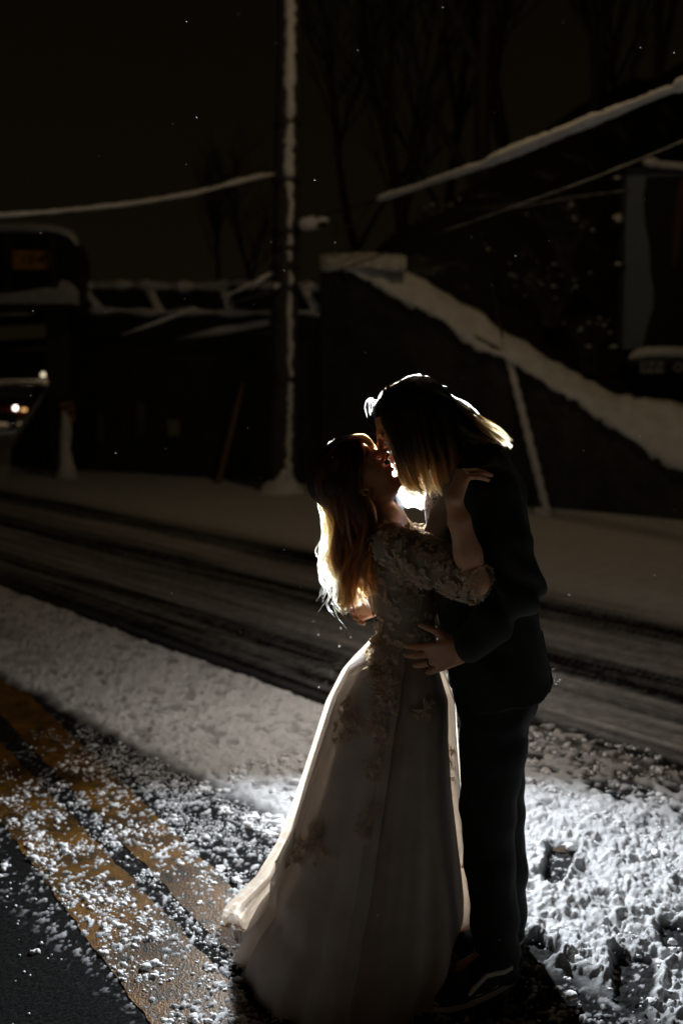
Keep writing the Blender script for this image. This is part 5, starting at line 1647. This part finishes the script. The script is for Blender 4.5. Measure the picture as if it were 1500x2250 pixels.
M_fly_g = hair_mat('backlit_stray_hair', (.45, .27, .14), (.70, .48, .28))  # paler copy of his hair, the backlit glow put into the colour
M_fly_b = hair_mat('backlit_copper_stray_hair', (.60, .30, .10), (.78, .48, .20))  # her strays likewise lightened to look lit from behind
def groom_hair():
    H = g_head
    F = Field((-.05, 2.55, 1.30), (.42, 2.95, 1.78), .004)
    H.F = F
    H.ell((-.024, 0, .040), (.097, .082, .088), .012)
    H.ell((.026, 0, .078), (.052, .058, .036), .015)
    # the curtain of hair hanging from the crown over ear and neck
    for y, k in ((2.69, 0), (2.74, 6), (2.80, 0)):
        F.chain([(P(915, 880, y), .030), (P(940, 940, y), .030), (P(955, 985, y), .020)], .02)
        F.chain([(P(950, 890, y), .034), (P(985, 950, y), .032), (P(998, 990, y), .020)], .02)
        F.chain([(P(975, 900, y), .034), (P(1025, 945, y), .026), (P(1065, 965, y), .012)], .02)
    x, y, z = F.grid(); F.d += (.006 * (fbm(x * 40, y * 40, z * 9, 3, 3) - .5)).astype(np.float32)
    v, f = F.mesh(); hm = mesh_np('hair', v, f, M_hair_gs, groom)
    def side(Y, dy):
        a = lambda l: [(x, y, Y + dy * k) for x, y, k in l]
        return [a([(846, 872, .55), (842, 896, .85), (852, 932, 1.0), (866, 976, 1.02), (877, 1015, 1.0), (884, 1052, .95), (906, 1080, .9), (922, 1084, .85)]),
                a([(850, 854, .5), (852, 890, .95), (866, 950, 1.06), (884, 1005, 1.05), (897, 1045, 1.0), (915, 1075, .95), (928, 1078, .92)]),
                a([(880, 846, .45), (888, 890, .98), (905, 955, 1.08), (920, 1010, 1.08), (928, 1050, 1.0), (938, 1080, .95)]),
                a([(910, 842, .42), (925, 895, .98), (940, 955, 1.08), (952, 1010, 1.05), (956, 1052, 1.0), (966, 1086, .95)]),
                a([(935, 848, .42), (955, 900, .95), (972, 955, 1.05), (980, 1005, 1.0), (984, 1045, .95), (990, 1078, .9)]),
                a([(955, 858, .42), (985, 905, .9), (1002, 955, 1.0), (1006, 1000, .95), (1004, 1035, .9), (994, 1050, .85)])]
    near, far = side(2.745, -.088), side(2.745, .088)
    temple = [[(848, 872, 2.70), (838, 896, 2.675), (838, 925, 2.668), (850, 960, 2.664), (864, 1000, 2.665)], [(850, 868, 2.69), (844, 895, 2.668), (850, 930, 2.66), (862, 970, 2.657), (876, 1015, 2.66)]]
    def blown(Y, dy):
        a = lambda l: [(x, y, Y + dy * k) for x, y, k in l]
        return [a([(900, 848, .3), (950, 860, .5), (1000, 890, .6), (1048, 930, .5), (1086, 958, .4), (1106, 978, .3)]),
                a([(940, 850, .4), (985, 888, .7), (1030, 930, .7), (1068, 960, .6), (1100, 978, .5)]),
                a([(950, 870, .5), (990, 920, .9), (1030, 955, .9), (1060, 972, .8), (1088, 984, .6)]),
                a([(955, 890, .5), (985, 940, .95), (1012, 965, .95), (1040, 980, .9), (1064, 984, .8)])]
    top = [[(816, 912, 2.745), (822, 888, 2.745), (842, 866, 2.745), (872, 852, 2.745)], [(842, 868, 2.745), (872, 852, 2.745), (905, 847, 2.745), (945, 858, 2.745)],
           [(870, 852, 2.745), (905, 846, 2.745), (950, 857, 2.745), (1000, 894, 2.745)]]
    strands('hair_strands', [
        (near, 2700, .0022, .0085, .003, .8, .0003), (far, 1700, .0022, .0095, .003, .8, .0003),
        (blown(2.745, -.08), 1000, .002, .011, .005, .8, .0007), (blown(2.745, .08), 800, .002, .011, .004, .8, .0006),
        (blown(2.745, 0), 420, .002, .012, .004, .8, .0008),
        (temple, 240, .0015, .004, .002, .7, .0003),
        (top, 420, .003, .004, .002, .6, .0006)], M_hair_g, hm, seed=3)
    # loose flyaway hairs, and pale strands added to brighten the gap between them
    rim = [[(822, 900, 2.75), (832, 874, 2.76), (856, 856, 2.76), (890, 846, 2.76)], [(850, 858, 2.76), (885, 845, 2.77), (920, 846, 2.77), (955, 858, 2.77)], [(890, 847, 2.77), (930, 849, 2.77), (975, 868, 2.77), (1015, 896, 2.77)],
           [(930, 852, 2.77), (980, 872, 2.77), (1030, 910, 2.77), (1075, 950, 2.77)], [(960, 866, 2.77), (1010, 900, 2.77), (1055, 938, 2.77), (1098, 974, 2.77)]]
    fly = [[(805, 918, 2.745), (800, 905, 2.75), (806, 890, 2.75), (818, 880, 2.75)], [(880, 842, 2.75), (905, 830, 2.75), (930, 836, 2.75), (960, 856, 2.75)],
           [(930, 842, 2.75), (975, 862, 2.75), (1010, 890, 2.75), (1040, 916, 2.75)], [(980, 872, 2.75), (1020, 900, 2.75), (1060, 940, 2.75), (1080, 952, 2.75)]]
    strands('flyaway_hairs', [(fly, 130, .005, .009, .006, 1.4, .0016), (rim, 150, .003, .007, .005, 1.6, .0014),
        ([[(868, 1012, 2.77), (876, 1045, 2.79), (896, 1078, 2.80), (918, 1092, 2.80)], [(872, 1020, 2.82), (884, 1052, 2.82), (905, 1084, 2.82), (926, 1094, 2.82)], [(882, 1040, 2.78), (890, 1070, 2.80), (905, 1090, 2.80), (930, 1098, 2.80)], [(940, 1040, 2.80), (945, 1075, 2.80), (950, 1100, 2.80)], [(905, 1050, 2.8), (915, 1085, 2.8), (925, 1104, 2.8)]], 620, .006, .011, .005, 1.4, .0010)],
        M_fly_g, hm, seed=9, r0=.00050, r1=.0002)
    # beard and moustache
    bd = []
    for (f, s, u) in [(.074, 0, -.100), (.06, .03, -.09), (.06, -.03, -.09), (.03, .05, -.075), (.03, -.05, -.075), (.0, .06, -.055), (.0, -.06, -.055)]:
        a = H.w(f, s, u); b = H.w(f + .006, s * 1.15, u - .022)
        pa, pb = PX(a), PX(b)
        bd.append([(pa[0], pa[1], a.y), ((pa[0] + pb[0]) / 2, (pa[1] + pb[1]) / 2, (a.y + b.y) / 2), (pb[0], pb[1], b.y)])
    bd = [bd[i] for i in (5, 3, 1, 0, 2, 4, 6)]
    strands('beard', [(bd, 1700, .007, .010, .002, 1, .0006)], M_hair_g, hm, K=7, seed=4, r0=.0004, r1=.0002)
groom_hair()

def bride_hair():
    H = b_head
    F = Field((-.16, 2.55, 1.02), (.14, 2.93, 1.66), .004)
    H.F = F
    H.ell((-.022, 0, .040), (.097, .081, .090), .012)
    H.ell((.024, 0, .082), (.062, .066, .040), .015)
    for y in (2.69, 2.735, 2.785):
        F.chain([(P(742, 1070, y), .045), (P(770, 1125, y), .034), (P(784, 1180, y), .024), (P(776, 1235, y), .017), (P(782, 1280, y), .008)], .02)
        F.chain([(P(758, 1060, y), .042), (P(790, 1115, y), .026)], .02)
    x, y, z = F.grid(); F.d += (.007 * (fbm(x * 45, y * 45, z * 12, 3, 3) - .5)).astype(np.float32)
    v, f = F.mesh(); hm = mesh_np('hair', v, f, M_hair_bs, bride)
    def fall(Y, dy):
        a = lambda l: [(x, y, Y + dy * k) for x, y, k in l]
        return [a([(742, 985, .3), (708, 1015, .6), (692, 1055, .6), (704, 1095, .6), (726, 1135, .6), (740, 1180, .6), (737, 1225, .6), (741, 1270, .6), (748, 1305, .6), (757, 1334, .6)]),
                a([(755, 978, .4), (722, 1015, .8), (712, 1060, .9), (730, 1110, .9), (752, 1150, .9), (757, 1200, .9), (750, 1245, .8), (760, 1290, .8), (770, 1328, .8)]),
                a([(765, 975, .4), (748, 1015, .95), (740, 1065, 1.0), (756, 1115, 1.0), (776, 1160, 1.0), (774, 1210, .95), (765, 1250, .9), (780, 1295, .9), (788, 1322, .8)]),
                a([(775, 970, .4), (775, 1015, 1.0), (770, 1065, 1.05), (784, 1110, 1.05), (802, 1155, 1.05), (800, 1200, 1.0), (785, 1245, .95), (795, 1285, .9), (803, 1312, .8)]),
                a([(785, 968, .4), (796, 1010, 1.0), (790, 1060, 1.06), (802, 1105, 1.05), (818, 1145, 1.1), (818, 1185, 1.1), (804, 1225, 1.0), (806, 1265, .9)])]
    bang = [[(738, 985, 2.70), (768, 966, 2.69), (795, 964, 2.69), (812, 976, 2.69), (820, 990, 2.69)], [(745, 980, 2.745), (775, 962, 2.745), (800, 962, 2.745), (816, 978, 2.745), (820, 992, 2.745)], [(745, 980, 2.79), (775, 963, 2.79), (800, 964, 2.79), (814, 978, 2.79)]]
    crown = [[(800, 972, 2.735), (768, 974, 2.735), (732, 1000, 2.735), (706, 1034, 2.735), (702, 1068, 2.735), (718, 1107, 2.735)], [(780, 966, 2.70), (735, 985, 2.68), (705, 1025, 2.68), (700, 1070, 2.68), (722, 1115, 2.69)],
             [(780, 966, 2.77), (735, 985, 2.79), (705, 1025, 2.79), (700, 1070, 2.79), (722, 1115, 2.78)]]
    strands('hair_strands', [
        (fall(2.735, -.080), 3400, .002, .009, .017, 2.4, .0003), (fall(2.735, .080), 2400, .002, .010, .018, 2.4, .0004), (fall(2.735, 0)[:3], 1000, .002, .010, .018, 2.4, .0005),
        (bang, 900, .003, .005, .001, .5, .0003), (crown, 900, .002, .003, .001, .5, .0003)], M_hair_b, hm, seed=13)
    curl = [[(704, 1085, 2.75), (722, 1135, 2.75), (722, 1190, 2.75), (716, 1245, 2.75), (726, 1290, 2.75)], [(718, 1120, 2.75), (732, 1170, 2.75), (724, 1230, 2.75), (736, 1285, 2.75)], [(738, 1180, 2.75), (730, 1230, 2.75), (742, 1290, 2.75), (745, 1335, 2.75)]]
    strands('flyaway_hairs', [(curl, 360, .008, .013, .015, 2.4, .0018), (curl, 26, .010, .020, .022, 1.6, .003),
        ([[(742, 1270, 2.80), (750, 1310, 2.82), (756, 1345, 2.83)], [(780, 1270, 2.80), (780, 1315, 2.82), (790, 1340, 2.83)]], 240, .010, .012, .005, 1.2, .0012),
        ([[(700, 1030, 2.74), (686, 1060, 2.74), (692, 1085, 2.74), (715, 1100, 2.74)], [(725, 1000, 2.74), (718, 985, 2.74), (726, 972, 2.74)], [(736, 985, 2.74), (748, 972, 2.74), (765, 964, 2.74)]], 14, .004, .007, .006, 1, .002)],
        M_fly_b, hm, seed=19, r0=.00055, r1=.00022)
    # blossoms pinned where the hair is gathered
    sites = []
    q = random.Random(4)
    for i in range(13):
        p = P(721 + q.uniform(-14, 12), 1112 + q.uniform(-22, 22), 2.76 + q.uniform(-.03, .04)); sites.append((p, (-.8, q.uniform(-.6, .4), q.uniform(-.3, .5)), q.uniform(.014, .024), 'flower'))
    lace('hair_blossoms', sites, hm, M_snow, seed=3)
    m = MB(); e = P(803, 1081, 2.645)
    m.tube([e + Vector((.0085 * math.cos(t), .002 * math.sin(t), .0085 * math.sin(t))) for t in np.linspace(0, 6.28, 18)], .0018, n=6, cap=False)
    m.blob(tuple(e + Vector((0, 0, .009))), .0035, n=2, squash=1)
    m.build('earring', mat('gold', (.75, .48, .18), .25, .05, metal=1.0), bride, smooth=True)
bride_hair()

# ------------------------------------------------------------------ falling snow, breath, snow crystals on the jacket tail
def flakes():
    q = np.random.default_rng(31); m = MB()
    for i in range(170):
        Y = q.uniform(1.7, 9.5)
        x = q.uniform(-.36, .36) * Y * 1.05; z = q.uniform(.05, 1.7 + .42 * Y)
        m.blob((x, Y, z), q.uniform(.0008, .0019), seed=i, n=1, squash=1)
    for px, py, Y, r in ((745, 1420, 3.2, .0034), (254, 995, 2.6, .0026), (432, 257, 3.0, .0024), (691, 395, 2.6, .0026), (544, 940, 2.6, .002), (410, 47, 3, .002), (1281, 990, 2.7, .0025), (748, 1380, 3.2, .003),
                         (770, 1400, 3.1, .002), (700, 1395, 3.3, .002), (730, 1345, 3.4, .0022), (700, 1510, 3.0, .002), (383, 1572, 2.9, .002), (1405, 958, 2.7, .002), (1438, 1264, 2.8, .002), (1406, 104, 3, .002), (1480, 115, 3, .002), (624, 1208, 2.9, .0018), (232, 686, 2.9, .0018), (660, 1290, 3.3, .0015), (688, 1365, 3.2, .0016)):
        m.blob(tuple(P(px, py, Y)), r, seed=int(px), n=2, squash=1)
    tag(m.build('falling_snow', M_snow, smooth=True), kind='stuff')
flakes()
def crystals():
    m = MB(); q = random.Random(8)
    for (x, y) in ((1214, 1470), (1219, 1487), (1216, 1497), (1224, 1497), (1229, 1495), (1221, 1503)):
        a = P(x, y, 2.76)
        for k in range(4):
            b = a + Vector((q.uniform(-.004, .008), q.uniform(-.004, .004), q.uniform(-.006, .008))); m.tube([a, b], .0007, n=4)
        m.blob(tuple(a), .0022, seed=x, n=1, squash=1)
    tag(m.build('snow_crystals', M_snow, groom), kind='stuff')
crystals()
def breath():
    F = Field((.05, 2.7, 1.26), (.26, 3.1, 1.50), .006)
    F.ell(P(885, 1085, 2.88), [(1, 0, 0), (0, 1, 0), (0, 0, 1)], (.022, .03, .035), .02)
    F.ell(P(893, 1105, 2.90), [(1, 0, 0), (0, 1, 0), (0, 0, 1)], (.022, .03, .026), .02)
    v, f = F.mesh(); m = bpy.data.materials.new('breath_vapour'); m.use_nodes = True
    nt = m.node_tree; N, L = nt.nodes, nt.links
    for n in list(N): N.remove(n)
    out = N.new('ShaderNodeOutputMaterial'); vol = N.new('ShaderNodeVolumePrincipled'); tcn = N.new('ShaderNodeTexCoord'); nz = N.new('ShaderNodeTexNoise')
    nz.inputs['Scale'].default_value = 34; nz.inputs['Detail'].default_value = 3
    mr = N.new('ShaderNodeMapRange'); mr.inputs['From Min'].default_value = .46; mr.inputs['From Max'].default_value = .75; mr.inputs['To Max'].default_value = 9.0
    L.new(tcn.outputs['Object'], nz.inputs['Vector']); L.new(nz.outputs['Fac'], mr.inputs['Value']); L.new(mr.outputs[0], vol.inputs['Density'])
    vol.inputs['Color'].default_value = (.9, .95, 1, 1); vol.inputs['Anisotropy'].default_value = .3
    L.new(vol.outputs[0], out.inputs['Volume'])
    tag(mesh_np('breath_vapour', v, f, m), kind='stuff')
breath()
